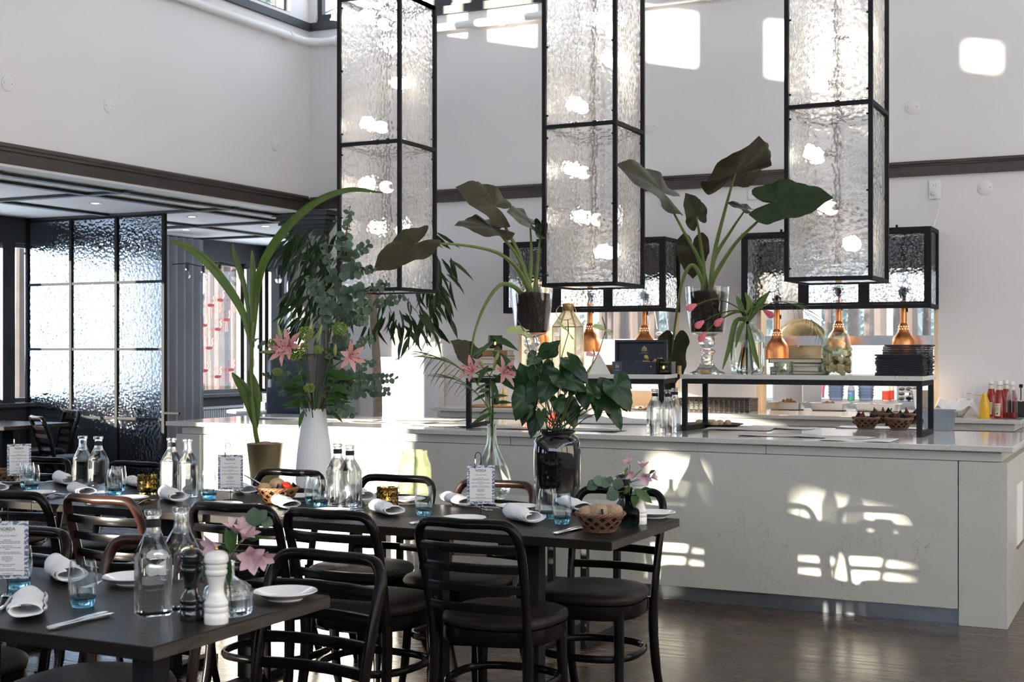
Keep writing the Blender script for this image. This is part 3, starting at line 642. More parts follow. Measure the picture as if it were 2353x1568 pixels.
# tumblers ------------------------------------------------------------------
def mk_tumbler(loc, rz, label, group):
    t = thing('tumbler', label, 'glass', loc, rz, group)
    outer = [(.0285,.014),(.0325,.028),(.0355,.055),(.0355,.078),(.033,.101),(.031,.115)]
    bw = obj('bowl', G().lathe(outer+[(.0296,.115),(.0315,.10),(.034,.077),(.034,.055),(.031,.030),(.0265,.020)], 32, cap=False), 'tumbler_thin', t, ang=50)
    obj('blue_base', G().lathe([(.025,0),(.0275,.0015),(.0295,.012),(.0318,.025),(.0305,.028),(.024,.0195),(.001,.018)], 28), 'tumbler_glass', t, ang=50); return t
TUM = [((62,1120),'blue based tumbler behind another, next to the farthest menu card'), ((73,1127),'blue based tumbler nearest the farthest menu card'),
       ((272,1129),'blue based tumbler behind another, left of the first faceted candle'), ((264,1138),'blue based tumbler in front of its twin beside the first pair of water bottles'),
       ((477,1140),'blue based tumbler standing directly behind another, left of the sunlit menu card'), ((481,1148),'blue based tumbler nearest the sunlit menu card'),
       ((718,1157),'blue based tumbler right beside the bread basket with red pepper'), ((737,1165),'blue based tumbler beside the middle pair of water bottles'),
       ((974,1184),'single blue based tumbler in front of the green glass jar'), ((1258,1192),'blue based tumbler in front of the black urn'),
       ((1291,1204),'blue based tumbler nearest the bread basket at the table end'), ((190,1394),'large looking blue based tumbler on the near table'), ((43,1353),'blue based tumbler half hidden by the near menu card')]
for (px, py), lb in TUM: place('tum', mk_tumbler, on_z(px,py,ZT), random.random(), lb, 'blue based tumblers on the tables')
# water bottles ------------------------------------------------------------------
def mk_carafe(collar):
    def f(loc, rz, label, group):
        t = thing('water_bottle', label, 'bottle', loc, rz, group); g = G(); n = 32
        def ring(r, z, e): 
            out = []
            for i in range(n):
                a = 2*PI*i/n; c, s = math.cos(a), math.sin(a); q = 1/((abs(c)**e+abs(s)**e)**(1/e)); q = min(q, 1.24 if e > 3 else 9); out.append((r*q*c, r*q*s, z))
            return out
        rings = [ring(.038,0,9),ring(.0405,.004,9),ring(.0405,.138,9),ring(.039,.150,7),ring(.030,.175,4),ring(.0205,.198,2.3),ring(.0175,.208,2),ring(.0165,.236,2),ring(.0172,.240,2),ring(.0215,.243,2),ring(.0215,.252,2),ring(.019,.255,2),
                 ring(.0145,.253,2),ring(.0142,.235,2),ring(.0150,.208,2),ring(.0175,.200,2.1),ring(.0185,.190,2.4),ring(.001,.1899,2)]
        vs_ = [p for r in rings for p in r]; fs = [(k*n+i, k*n+(i+1)%n, (k+1)*n+(i+1)%n, (k+1)*n+i) for k in range(len(rings)-1) for i in range(n)]
        fs += [tuple(range(n-1,-1,-1)), tuple(range((len(rings)-1)*n, len(rings)*n))]; g.add(vs_, fs)
        obj('bottle_body', g, 'water_glass', t, ang=30)
        if collar: obj('neck_band', G().lathe([(.0185,.214),(.0185,.232),(.0178,.232),(.0178,.214)], 24, cap=False), 'black_cloth', t)
        return t
    return f
CAR = [((190,1130),0,'clear water bottle without neck band, left one of the farthest pair'), ((226,1132),1,'clear water bottle with dark neck band in the farthest pair'),
       ((394,1137),1,'clear water bottle with dark neck band beside the first faceted candle'), ((431,1141),0,'clear water bottle without band beside the sunlit menu card'),
       ((776,1160),1,'clear banded water bottle behind its twin in the middle of the long table'), ((804,1166),1,'clear banded water bottle in front of its twin, before the white fluted vase'),
       ((352,1411),1,'large clear water bottle with dark neck band on the near table'), ((416,1399),0,'large clear water bottle without band behind the black pepper mill')]
for k, ((px, py), c, lb) in enumerate(CAR): place('car%d' % c, mk_carafe(c), on_z(px,py,ZT), .95+.17*(k % 3), lb, 'clear water bottles')
for (px, py), lb in (((1505,996),'clear water bottle on the bar, leftmost of the cluster beside the riser leg'), ((1535,998),'clear water bottle on the bar, in front of the cluster beside the riser leg'), ((1551,990),'clear water bottle on the bar, closest to the riser leg'), ((1520,984),'clear water bottle at the back of the cluster on the bar')):
    place('car1', mk_carafe(1), on_z(px,py,.915), .95, lb, 'clear water bottles')
# candle holders ------------------------------------------------------------------
def mk_candle(mat, R=.046, H=.088, name='candle_holder'):
    def f(loc, rz, label, group):
        t = thing(name, label, 'candle holder', loc, rz, group); n, m = 16, 7; vs_ = []; fs = []
        for k in range(m+1):
            for i in range(n):
                a = 2*PI*(i+.5*(k % 2))/n; r = R*(1.0 if k % 2 else .955)
                if k in (0, m): r = R*.96
                vs_.append((r*math.cos(a), r*math.sin(a), H*k/m))
        for k in range(m):
            for i in range(n):
                o = k % 2; a, b = k*n+i, k*n+(i+1)%n; c, d = (k+1)*n+i, (k+1)*n+(i+1)%n
                if o == 0: fs += [(a,b,c),(b,d,c)]
                else: fs += [(a,b,d),(a,d,c)]
        iv = [(R*.88,H),(R*.88,.02),(R*.8,.012),(.001,.0115)]; off = len(vs_)
        for r, z in iv:
            for i in range(n): a = 2*PI*(i+.5*(m % 2))/n; vs_.append((r*math.cos(a), r*math.sin(a), z))
        for k in range(3+1):
            A = m*n if k == 0 else off+(k-1)*n; B = off+k*n
            for i in range(n): fs.append((A+i, A+(i+1)%n, B+(i+1)%n, B+i))
        fs += [tuple(range(n-1,-1,-1)), tuple(range(off+3*n, off+4*n))]
        obj('faceted_glass', G().add(vs_, fs), mat, t, smooth=False)
        cd = obj('tealight', G().lathe([(.019,.013),(.019,.033),(.017,.032),(.001,.031)], 18), 'wax', t)
        obj('flame', G().lathe([(.001,.034),(.004,.038),(.0045,.043),(.002,.052),(.0005,.058)], 10), 'flame', cd); return t
    return f
place('can_a', mk_candle('amber_glass'), on_z(339,1137,ZT), .1, 'faceted amber candle holder between two pairs of water bottles', 'faceted candle holders')
place('can_a', mk_candle('amber_glass'), on_z(890,1169,ZT), .3, 'faceted amber candle holder near the green jar and single tumbler', 'faceted candle holders')
# plates ------------------------------------------------------------------
def mk_plate(loc, rz, label, group):
    pr = [(.045,0),(.046,.004),(.050,.0045),(.068,.013),(.081,.0195),(.083,.021),(.082,.0225),(.068,.0165),(.052,.008),(.03,.0065),(.001,.006)]
    o = obj('side_plate', G().lathe(pr, 48), 'porcelain', ang=60); o.location = loc; return tag(o, label, 'plate', group)
for (px, py), lb in (((83,1142),'white side plate in front of the pair of tumblers at the far left'), ((296,1154),'white side plate in front of the first faceted candle'), ((511,1169),'white side plate below the sunlit menu card'),
                     ((756,1185),'white side plate in front of the tumblers and middle water bottles'), ((1067,1202),'white side plate below the menu card in front of the teardrop vase'), ((1187,1174),'white side plate in front of the black urn'),
                     ((1503,1189),'white side plate at the far corner of the long table, beside the white mill'), ((933,1157),'white side plate under the green glass jar'), ((690,1150),'white side plate mostly hidden behind the basket with red pepper'), ((35,1114),'white side plate behind the wicker basket at the far left'),
                     ((656,1377),'white side plate at the corner of the near table'), ((306,1341),'white side plate behind the near water bottles')):
    place('plate', mk_plate, on_z(px,py,ZT), 0, lb, 'white side plates')
# napkins ------------------------------------------------------------------
def napkin_mesh(seed, L, flat):
    rnd = random.Random(seed); W, Hh = .038, .021*flat; path = []
    for i in range(46):
        a = 2*PI*1.75*i/45; k = 1-.30*i/45
        path.append((W*k*math.cos(a+PI*.9), Hh*k*math.sin(a+PI*.9)))
    n = 14
    def fn(u, v):
        i = u*45; k = min(int(i), 44); f = i-k; x = path[k][0]*(1-f)+path[k+1][0]*f; z = path[k][1]*(1-f)+path[k+1][1]*f
        s = 1.0+.18*(v-.5)-.05*math.sin(v*9+seed); hz = (1.15-.45*v)
        y = (v-.5)*L+(.012*math.sin(u*7+seed) if v > .98 or v < .02 else 0)
        return (x*s+.002*math.sin(v*20+u*15), y, max(z*hz+Hh*1.02+.0015*math.sin(u*30+v*12), .0012))
    return G().sheet(fn, 60, n).mesh('napkin', ang=80)
NAPM = [napkin_mesh(3, .15, 1.0), napkin_mesh(8, .155, 1.15), napkin_mesh(5, .16, .9)]
NAP = [((152,1127),(222,1150),'folded white napkin in front of the farthest pair of water bottles'), ((362,1139),(430,1165),'folded white napkin between the first candle and the sunlit menu'), ((622,1152),(690,1182),'folded white napkin in front of the basket with red pepper'),
       ((842,1167),(934,1198),'folded white napkin in front of the amber candle near the green jar'), ((1142,1183),(1262,1217),'folded white napkin beside the tumblers near the table-end basket'), ((1004,1147),(1098,1172),'folded white napkin behind the menu card before the teardrop vase'),
       ((528,1124),(586,1144),'folded white napkin behind the sunlit menu card'), ((126,1106),(170,1122),'folded white napkin at the far side behind the farthest water bottles'), ((1296,1163),(1340,1178),'folded white napkin behind the tumblers and table-end basket'),
       ((-40,1118),(16,1142),'folded white napkin cut by the picture edge on the long table'), ((806,1142),(850,1160),'folded white napkin behind the middle water bottles'), ((300,1114),(330,1124),'folded white napkin behind the tumblers left of the first candle'),
       ((74,1380),(52,1442),'folded white napkin at the picture edge of the near table'), ((120,1312),(172,1354),'folded white napkin behind the tumbler on the near table')]
for k, (a, b, lb) in enumerate(NAP):
    A, B = on_z(*a, ZT), on_z(*b, ZT); d = (B-A); c = (A+B)/2
    o = obj('napkin', NAPM[k % 3], 'linen', solid=.0022); o.location = (c.x, c.y, ZT+.001); o.rotation_euler = (0,0,math.atan2(d.y,d.x)-PI/2)
    s = min(max(d.length/.15, 1.0), 1.3); o.scale = (1.12, s, 1.15); tag(o, lb, 'napkin', 'folded white napkins')
# cutlery ------------------------------------------------------------------
def knife_mesh():
    g = G(); prof = [(-.105,.004,.003),(-.10,.0065,.005),(-.08,.0075,.0058),(-.04,.006,.005),(-.01,.005,.0045),(0,.0065,.0035),(.01,.0085,.002),(.06,.0095,.0016),(.09,.0085,.0014),(.105,.004,.001),(.109,.001,.0008)]
    return g.tube([(0,p[0],.0062) for p in prof], [p[1] for p in prof], 8, flat=.45, up=(0,0,1)).mesh('knife', ang=60)
def fork_mesh():
    g = G(); prof = [(-.10,.004),(-.095,.0068),(-.07,.006),(-.03,.0035),(.02,.0032),(.04,.005),(.055,.011),(.065,.012)]
    zz = lambda y: .006+.010*math.exp(-((y-.03)/.03)**2)
    g.tube([(0,p[0],zz(p[0])) for p in prof], [p[1] for p in prof], 8, flat=.3, up=(0,0,1))
    for x in (-.0095,-.0032,.0032,.0095): g.tube([(x,.062,zz(.062)),(x*.98,.085,.0075),(x*.95,.105,.009)], [.0022,.0018,.0009], 6)
    return g.mesh('fork', ang=60)
KM, FM = knife_mesh(), fork_mesh()
def cutlery(me, nm, a, b, pair, label, group):
    A, B = on_z(*a, ZT), on_z(*b, ZT); d = (B-A).normalized(); n = Vector((-d.y, d.x, 0)); c = (A+B)/2
    for k in range(pair):
        o = obj(nm, me, 'chrome'); q = c+n*(.021*(k-(pair-1)/2)*(1 if nm == 'fork' else .9))+d*(.008*k); o.location = (q.x, q.y, ZT-.0005)
        o.rotation_euler = (0,0,math.atan2(d.y,d.x)-PI/2+.06*(k-.5)*(pair-1)); tag(o, ('outer ' if k and pair > 1 else 'inner ' if pair > 1 else '')+label, nm, group)
for a, b, p, lb in (((73,1151),(147,1139),2,'steel fork beside the far napkin and water bottles'), ((295,1166),(357,1152),1,'steel fork right of the plate under the first candle'), ((550,1180),(606,1158),2,'steel fork left of the napkin before the red pepper basket'),
                    ((774,1196),(835,1172),2,'steel fork between the middle plate and napkin'), ((1084,1216),(1135,1201),2,'steel fork right of the plate below the teardrop menu'), ((1124,1176),(1088,1165),2,'steel fork behind the menu card stand on the far side'),
                    ((-14,1412),(32,1370),2,'steel fork at the picture edge of the near table'), ((280,1338),(226,1350),1,'steel fork left of the near water bottles')):
    cutlery(FM, 'fork', a, b, p, lb, 'steel forks')
for a, b, p, lb in (((669,1189),(723,1184),2,'steel knife left of the middle plate'), ((938,1208),(1015,1193),2,'steel knife between the single tumbler and the plate'), ((1274,1230),(1336,1215),2,'steel knife left of the table-end basket'),
                    ((211,1161),(268,1153),2,'steel knife left of the plate under the first candle'), ((426,1175),(476,1167),2,'steel knife left of the plate below the sunlit menu'), ((2,1147),(50,1141),1,'steel knife at the far left beside the plate'), ((89,1113),(122,1109),1,'steel knife at the far side beside the farthest tumblers'), ((94,1454),(262,1411),2,'steel knife on the near table beside the napkin'), ((1206,1188),(1240,1180),1,'steel knife at the far side behind the tumblers')):
    cutlery(KM, 'knife', a, b, p, lb, 'steel knives')
# menu cards ------------------------------------------------------------------
def text_mesh(s, size, font_off=0):
    cu = bpy.data.curves.new('txt', 'FONT'); cu.body = s; cu.size = size; cu.align_x = 'CENTER'; cu.align_y = 'CENTER'; cu.offset = font_off; cu.resolution_u = 2
    o = bpy.data.objects.new('txt', cu); C.objects.link(o); dg = bpy.context.evaluated_depsgraph_get(); me = bpy.data.meshes.new_from_object(o.evaluated_get(dg)); bpy.data.objects.remove(o); me.materials.clear(); return me
def mk_menu(loc, rz, label, group):
    t = thing('menu_stand', label, 'menu card', loc, rz, group)
    obj('foot_disc', G().lathe([(.032,0),(.032,.003),(.02,.005),(.001,.0055)], 24), 'black_metal', t)
    obj('rod', G().tube([(0,0,.004),(0,0,.235)]+[(0-.011+.011*math.cos(a),0,.235+.013*math.sin(a)) for a in (.5,1,1.6,2.2,2.7,PI)]+[(-.022,-.0,.212)], .0017, 6), 'black_metal', t)
    obj('clip', G().tube([(-.022,-.004,.222),(-.022,-.006,.205),(-.022,-.006,.186)], [.002,.0035,.0025], 8).ball((-.022,-.006,.206), .0045), 'chrome', t)
    cd = obj('card', G().box(-.054,-.0035,.047, .054,-.0015,.198), 'menu_border', t, smooth=False)
    obj('printed_paper', G().box(-.0435,-.0044,.0555, .0435,-.0034,.188), 'paper', cd, smooth=False)
    def tx(s, size, z, off=0):
        o = obj('lettering', text_mesh(s, size, off), 'ink', cd, smooth=False); o.location = (0,-.0047,z); o.rotation_euler = (PI/2,0,0)
    tx('NORDA', .0115, .1775, .0002); tx('S T R A N D', .0045, .1705)
    g = G().box(-.019,-.0047,.1735,-.0,-.0045,.1739).box(0,-.0047,.1735,.019,-.0045,.1739); obj('rule_line', g, 'ink', cd, smooth=False)
    tx('KV\u00c4LLENS MENY', .0068, .1595)
    g = G(); rnd = random.Random(2); z = .1525
    for w in (.02,.07,.066,0,.028,.075,.013,0,.066,.074,0,.028,.028,.03,.012,0,.04,.026,0,.042,.085,0,.028,.07):
        z -= .0040
        if w:
            x = -w/2
            while x < w/2-.001: l = min(.003+rnd.random()*.007, w/2-x); g.box(x,-.0046,z-.0007, x+l,-.0045,z+.0007); x += l+.0012
    obj('body_lettering', g, 'ink', cd, smooth=False); return t
for (px, py), rz, lb in (((1105,1186),YAW-.06,'menu card on a wire stand in front of the teardrop vase'), ((530,1151),YAW+.02,'menu card on a wire stand in the sun before the stone bar'), ((44,1116),YAW+.35,'menu card on a wire stand at the far left, before the dark chairs'), ((18,1371),YAW+.05,'menu card on a wire stand on the near table at the picture edge')):
    place('menu', mk_menu, on_z(px,py,ZT), rz, lb, 'menu cards on wire stands')
# baskets and bread ------------------------------------------------------------------
def mk_basket(mat, R=.086, H=.062, r0=.05, fill=None):
    def f(loc, rz, label, group):
        t = thing('wicker_basket', label, 'basket', loc, rz, group)
        rad = lambda u: r0+(R-r0)*(u**.75)
        g = G().lathe([(.001,.004),(r0*.95,.004),(r0*.95,.001),(.001,.001)], 24); obj('woven_base', g, mat, t)
        obj('dark_liner', G().lathe([(.03,.006),(r0*.93,.007),(rad(.3)-.006,.003+H*.3),(rad(.6)-.006,.003+H*.6),(rad(.85)-.006,.003+H*.85)], 24, cap=False), 'black_cloth', t)
        for s in (1,-1):
            for q in (0, .13):
                g = G()
                for k in range(11):
                    a0 = 2*PI*k/11+q
                    g.tube([((rad(u)+.002*s*math.sin(u*20+k))*math.cos(a0+s*1.15*u), (rad(u)+.002*s*math.sin(u*20+k))*math.sin(a0+s*1.15*u), .003+H*u) for u in [i/9 for i in range(10)]], .0028, 5, flat=.7)
                w = obj('weave', g, mat, t); w['kind'] = 'stuff'
        g = G()
        for k in range(3): g.tube([((R+.0035*math.cos(a*9+k*2.1))*math.cos(a), (R+.0035*math.cos(a*9+k*2.1))*math.sin(a), H+.003+.004*math.sin(a*9+k*2.1)) for a in [2*PI*i/90 for i in range(90)]], .0036, 5, closed=True)
        obj('rim', g, mat, t)
        g = G()
        for k in range(2): g.tube([((r0+.003*k+.002*math.cos(a*11+k*PI))*math.cos(a), (r0+.003*k+.002*math.cos(a*11+k*PI))*math.sin(a), .004+.005*k) for a in [2*PI*i/60 for i in range(60)]], .0035, 5, closed=True)
        obj('foot_ring', g, mat, t)
        return t
    return f
def roll_mesh(seed, sq=(1,.8,.72), r=.036):
    g = G().ball((0,0,0), r, 18, 12, sq); g.v = [tuple(Vector(v)*(1+.10*mnoise.noise(Vector(v)*28+Vector((seed,0,0)))+.03*mnoise.noise(Vector(v)*90))) for v in g.v]; return g.mesh('roll')
RM = [roll_mesh(1), roll_mesh(4,(1,.85,.8)), roll_mesh(9,(1.1,.8,.75))]
def cloth_tri(c, s, rz, mat, label, nm='cloth_corner'):
    g = G().sheet(lambda u,v: ((u-.5)*s*(1-v), .004*math.sin(u*5), v*s*.75), 6, 5); o = obj(nm, g, mat, solid=.0015); o.location = c; o.rotation_euler = (random.uniform(-.5,.3),random.uniform(-.4,.4),rz); return o
b1 = place('bas', mk_basket('wicker'), on_z(1379,1222,ZT), 0, 'brown wicker bread basket at the free end of the long table', 'wicker bread baskets')
b2 = place('basl', mk_basket('wicker_light'), on_z(638,1157,ZT), .4, 'orange wicker basket with bread and a red pepper on the long table', 'wicker bread baskets')
b3 = place('bas', mk_basket('wicker'), on_z(4,1113,ZT), .2, 'brown wicker basket cut by the picture edge on the long table', 'wicker bread baskets')
def bread(bk, dx, dy, dz, k, mat, label, rz=0, sc=1, nm='bread_roll', cat='bread'):
    me = RM[k] if mat == 'rye_bread' else RM[k].copy()
    if mat != 'rye_bread': me.materials.clear()
    o = obj(nm, me, mat); L = Vector(bk.location); o.location = (L.x+dx, L.y+dy, L.z+dz+.01); o.rotation_euler = (0,.2*random.uniform(-1,1),rz); o.scale = (sc,)*3; return tag(o, label, cat, 'bread rolls in the baskets' if nm == 'bread_roll' else None)
# directions: RT = right in the picture, FW = away
def bo(a, b): v = RT*a+FW*b; return v.x, v.y
bread(b1, *bo(-.045,-.005), .058, 0, 'rye_bread', 'pale oval bread roll at the edge of the table-end basket', 1.0); bread(b1, *bo(-.008,-.012), .062, 1, 'rye_bread', 'seeded bread roll standing in the middle of the table-end basket', .3, 1.05)
bread(b1, *bo(.042,0), .062, 2, 'rye_bread', 'round bread roll nearest the dark flower vase in the table-end basket', .5); bread(b1, *bo(-.015,.042), .058, 0, 'rye_bread', 'bread roll at the back of the table-end basket', 2.0)
bread(b2, *bo(-.05,-.01), .055, 0, 'bread', 'light bread roll at the napkin side of the orange basket', 1.2, .9); bread(b2, *bo(-.005,.02), .068, 1, 'bread', 'floury bread roll highest in the orange basket', .2, .95); bread(b2, *bo(-.028,.03), .05, 2, 'bread', 'yellowish bread roll behind the others in the orange basket', .8, .85)
bread(b2, *bo(.038,.0), .062, 1, 'red_pepper', 'shiny red pepper lying in the orange basket', .2, .68, 'red_pepper', 'pepper')
def cloth(bk, a, b, z, s, rz, mat, label, cat='napkin'):
    o = cloth_tri((0,0,0), s, rz, mat, label, 'paper_napkin'); L = Vector(bk.location); x, y = bo(a,b); o.location = (L.x+x, L.y+y, L.z+z); return tag(o, label, cat, 'dark napkins tucked in baskets')
cloth(b1, -.072,.01,.05, .06, .3, 'brown_cloth', 'rust brown napkin corner in the table-end basket'); cloth(b1, .012,-.045,.045, .06, 2.2, 'black_cloth', 'black napkin folded over the rim of the table-end basket'); cloth(b2, .018,-.035,.045, .06, .9, 'black_cloth', 'black napkin corner in the orange basket'); cloth(b2, .072,.02,.05, .055, .5, 'black_cloth', 'black napkin at the far rim of the orange basket')
tg = obj('serving_tongs', G().tube([(0,0,0),(-.06,.0,.035),(-.11,0,.062)], [.004,.005,.003], 6), 'chrome'); tg.location = on_z(620,1155,ZT)+Vector((0,0,.055)); tg.rotation_euler = (0,0,YAW); tag(tg, 'steel tongs handle leaning out of the orange basket', 'tongs')
# mills ------------------------------------------------------------------
def mk_mill(mat):
    def f(loc, rz, label, group):
        t = thing('pepper_mill' if 'black' in mat else 'salt_mill', label, 'mill', loc, rz, group)
        pr = [(.028,0),(.0285,.003),(.0285,.024),(.027,.026),(.0285,.029),(.0285,.037),(.0265,.040),(.0285,.044),(.0285,.05),(.027,.053),(.024,.058),(.0185,.072),(.0175,.085),(.0195,.10),(.0235,.113)]
        obj('mill_body', G().lathe(pr, 32), mat, t)
        obj('mill_head', G().lathe([(.0235,.114),(.0262,.118),(.0262,.125),(.024,.128),(.0262,.132),(.0262,.137),(.022,.140),(.0285,.145),(.0295,.152),(.0275,.162),(.02,.169),(.008,.1725),(.001,.173)], 32), mat, t)
        obj('top_knob', G().lathe([(.004,.172),(.005,.175),(.0035,.179),(.001,.180)], 12), 'brass', t); return t
    return f
place('mw', mk_mill('white_lacquer'), on_z(497,1432,ZT), 0, 'glossy white salt mill on the near table', 'turned mills'); place('mb', mk_mill('black_lacquer'), on_z(441,1425,ZT), 0, 'glossy black pepper mill on the near table', 'turned mills')
place('mw', mk_mill('white_lacquer'), on_z(1469,1204,ZT), 0, 'white salt mill behind the dark flower bottle at the table end', 'turned mills'); place('mb', mk_mill('black_lacquer'), on_z(1431,1192,ZT), 0, 'black pepper mill behind the dark flower bottle at the table end', 'turned mills')
# ================================================================ plants
def leafmat(name, c1, c2, rough=.4, trans=.15, vs=12):
    m, t, b, o = nt(name); tc = N(t, 'ShaderNodeTexCoord'); oi = N(t, 'ShaderNodeObjectInfo')
    nz = N(t, 'ShaderNodeTexNoise', ins={'Scale': vs, 'Detail': 3}); t.links.new(tc.outputs['Object'], nz.inputs['Vector'])
    ad = N(t, 'ShaderNodeMath', operation='MULTIPLY_ADD'); ad.inputs[1].default_value = .6; t.links.new(oi.outputs['Random'], ad.inputs[0]); t.links.new(nz.outputs[0], ad.inputs[2])
    sb = N(t, 'ShaderNodeMath', operation='SUBTRACT', use_clamp=True); sb.inputs[1].default_value = .3; t.links.new(ad.outputs[0], sb.inputs[0])
    mx = N(t, 'ShaderNodeMix', data_type='RGBA'); mx.inputs[6].default_value = col(c1); mx.inputs[7].default_value = col(c2); t.links.new(sb.outputs[0], mx.inputs[0])
    t.links.new(mx.outputs[2], b.inputs['Base Color']); b.inputs['Roughness'].default_value = rough; b.inputs['Specular IOR Level'].default_value = .3
    tr = N(t, 'ShaderNodeBsdfTranslucent'); t.links.new(mx.outputs[2], tr.inputs[0]); ms = N(t, 'ShaderNodeMixShader'); ms.inputs[0].default_value = trans
    t.links.new(b.outputs[0], ms.inputs[1]); t.links.new(tr.outputs[0], ms.inputs[2]); t.links.new(ms.outputs[0], o.inputs[0]); return m
leafmat('alocasia_leaf', (.020,.024,.010), (.065,.055,.028), .55, .12, 5); leafmat('alocasia_green', (.012,.030,.016), (.03,.052,.018), .45, .12, 5)
leafmat('petiole_green', (.10,.16,.035), (.20,.26,.08), .4, .1); leafmat('anthurium_leaf', (.008,.032,.010), (.022,.062,.018), .3, .1, 8); leafmat('spathe_green', (.30,.40,.10), (.45,.50,.18), .35, .25)
leafmat('eucalyptus_leaf', (.045,.085,.055), (.13,.19,.13), .55, .1); leafmat('fig_leaf', (.008,.026,.008), (.035,.075,.022), .3, .12); leafmat('palm_leaf', (.035,.075,.012), (.11,.17,.035), .4, .2); leafmat('lily_leaf', (.018,.06,.015), (.06,.13,.03), .35, .15)
leafmat('lily_petal', (.72,.30,.30), (.88,.52,.50), .5, .3); leafmat('alstro_petal', (.62,.38,.44), (.82,.62,.66), .5, .3); leafmat('tulip_petal', (.75,.14,.20), (.90,.38,.42), .4, .25); leafmat('viburnum_green', (.20,.32,.04), (.36,.48,.10), .6, .2); leafmat('bud_green', (.25,.30,.10), (.42,.40,.18), .5, .1)
plain('twig_brown', (.11,.07,.05), .7, var=.3, scale=30); plain('bark_grey', (.30,.24,.19), .9, var=.45, scale=14, bump=.6, bscale=30); plain('soil', (.020,.010,.007), .95, var=.6, scale=40, bump=1, bscale=70); plain('anther', (.20,.03,.015), .8)
plain('white_ceramic', (.76,.77,.78), .55, var=.02); plain('black_glaze', (.006,.0065,.007), .06, var=.1, coat=.6); plain('pink_bract', (.75,.28,.30), .4)
thin('bowl_thin', (.95,.965,.96), .8)
def nv(r, u, c): return RT*r+UP*u-FW*c
def interp(tb, a):
    for (a0, r0), (a1, r1) in zip(tb, tb[1:]):
        if a <= a1: f = (a-a0)/(a1-a0); f = f*f*(3-2*f); return r0+(r1-r0)*f
    return tb[-1][1]
ALO = [(0,1),(.22,.80),(.6,.60),(1.0,.50),(1.57,.45),(2.2,.50),(2.65,.52),(2.95,.34),(3.1,.07),(3.1416,.05)]
ANT = [(0,1),(.15,.86),(.45,.66),(.9,.55),(1.5,.50),(2.1,.50),(2.55,.46),(2.9,.28),(3.1,.08),(3.1416,.06)]
def heart(tb, cup=.12, wav=.05, seed=0, vein=.018, droop=.12):
    n, m = 48, 6; vs_ = [(0,0,0)]; fs = []
    for k in range(1, m+1):
        for i in range(n):
            a = -PI+2*PI*i/n; r = interp(tb, abs(a))*k/m; x, y = r*math.sin(a), r*math.cos(a)
            z = cup*abs(x)-cup*1.1*x*x*2-droop*max(y,0)**2*1.0+wav*(k/m)**2*math.sin(a*5+seed)+vein*1.7*abs(math.sin(a*7))*(k/m)*(1-k/m*.4); vs_.append((x,y,z))
    for i in range(n):
        fs.append((0, 1+i, 1+(i+1)%n))
        for k in range(m-1): fs.append((1+k*n+i, 1+(k+1)*n+i, 1+(k+1)*n+(i+1)%n, 1+k*n+(i+1)%n))
    return G().add(vs_, fs).mesh('leaf', ang=80)
def blade(prof, curl=.2, fold=.15, nu=4, seed=0, wav=0):
    nv_ = len(prof)-1
    def fn(u, v):
        t, w = prof[min(int(round(v*nv_)), nv_)]; x = (u-.5)*2*w; return (x, t, -curl*t*t+fold*abs(x)+wav*math.sin(t*14+seed)*(u-.5))
    return G().sheet(fn, nu, nv_).mesh('leaf', ang=80)
ALOM = [heart(ALO, .14, .05, s) for s in (0,2)]; ANTM = [heart(ANT, .2, .04, s, .012, .22) for s in (0,3)]
LANC = blade([(0,.004),(.08,.03),(.25,.085),(.45,.105),(.65,.085),(.85,.04),(1,.003)], .25, .25); LANCN = blade([(0,.01),(.1,.035),(.35,.07),(.6,.06),(.85,.028),(1,.002)], .4, .3)
ROUND = blade([(0,.02),(.12,.24),(.35,.42),(.6,.44),(.85,.27),(1,.03)], .18, .12); NEEDLE = blade([(0,.008),(.1,.022),(.5,.026),(.8,.016),(1,.002)], .25, .3, 2)
PETAL = blade([(0,.03),(.15,.07),(.4,.17),(.65,.19),(.85,.11),(.95,.05),(1,.004)], .55, .25); PETALW = blade([(0,.04),(.15,.10),(.4,.24),(.65,.30),(.85,.20),(.95,.09),(1,.01)], .45, .2); PETAL2 = blade([(0,.03),(.2,.10),(.5,.22),(.75,.24),(.92,.14),(1,.02)], -.25, .15)
def leaf(par, me, mat, b, t, n, w=1, nm='leaf', sc=None):
    d = t-b; return put(nm, me, mat, par, frame(b, d, n, d.length if sc is None else sc, w))
_mc = {}
def mm(me, mat):                       # a shared copy of a mesh wearing another material
    k = (me.name, mat)
    if k not in _mc: q = me.copy(); q.materials.clear(); q.materials.append(M[mat]); _mc[k] = q
    return _mc[k]
def stem(par, pts, r0, r1, mat, nm='stem', n=7):
    p = catmull(pts, 5); L = Vector(par.location); k = len(p)
    return obj(nm, G().tube([q-L for q in p], [r0+(r1-r0)*i/(k-1) for i in range(k)], n), mat, par)
# --- alocasias in glass goblets
def goblet(par, zb, rt=.132):
    H = .243
    foot = [(.112,0),(.113,.004),(.10,.010),(.07,.022),(.048,.05),(.036,.09),(.034,.115),(.05,.128),(.05,.138),(.036,.148),(.03,.155),(.045,.168),(.052,.19),(.045,.212),(.04,.222),(.052,.232),(.09,.240),(.100,.243)]
    obj('goblet_foot', G().lathe(foot, 40), 'clear', par)
    obj('goblet_bowl', G().lathe([(.1005,.244),(.103,.26),(rt-.008,.42),(rt,.525),(rt-.005,.525),(rt-.012,.42),(.098,.262)], 48, cap=False), 'bowl_thin', par)
    g = G().lathe([(.001,.252),(.095,.254),(.0975,.268),(rt-.0155,.40),(rt-.0095,.478),(rt-.02,.492),(.05,.504),(.001,.498)], 36, wob=lambda a,k: 1+(.015*math.sin(a*9+k*2) if k > 2 else 0)); obj('soil', g, 'soil', par)
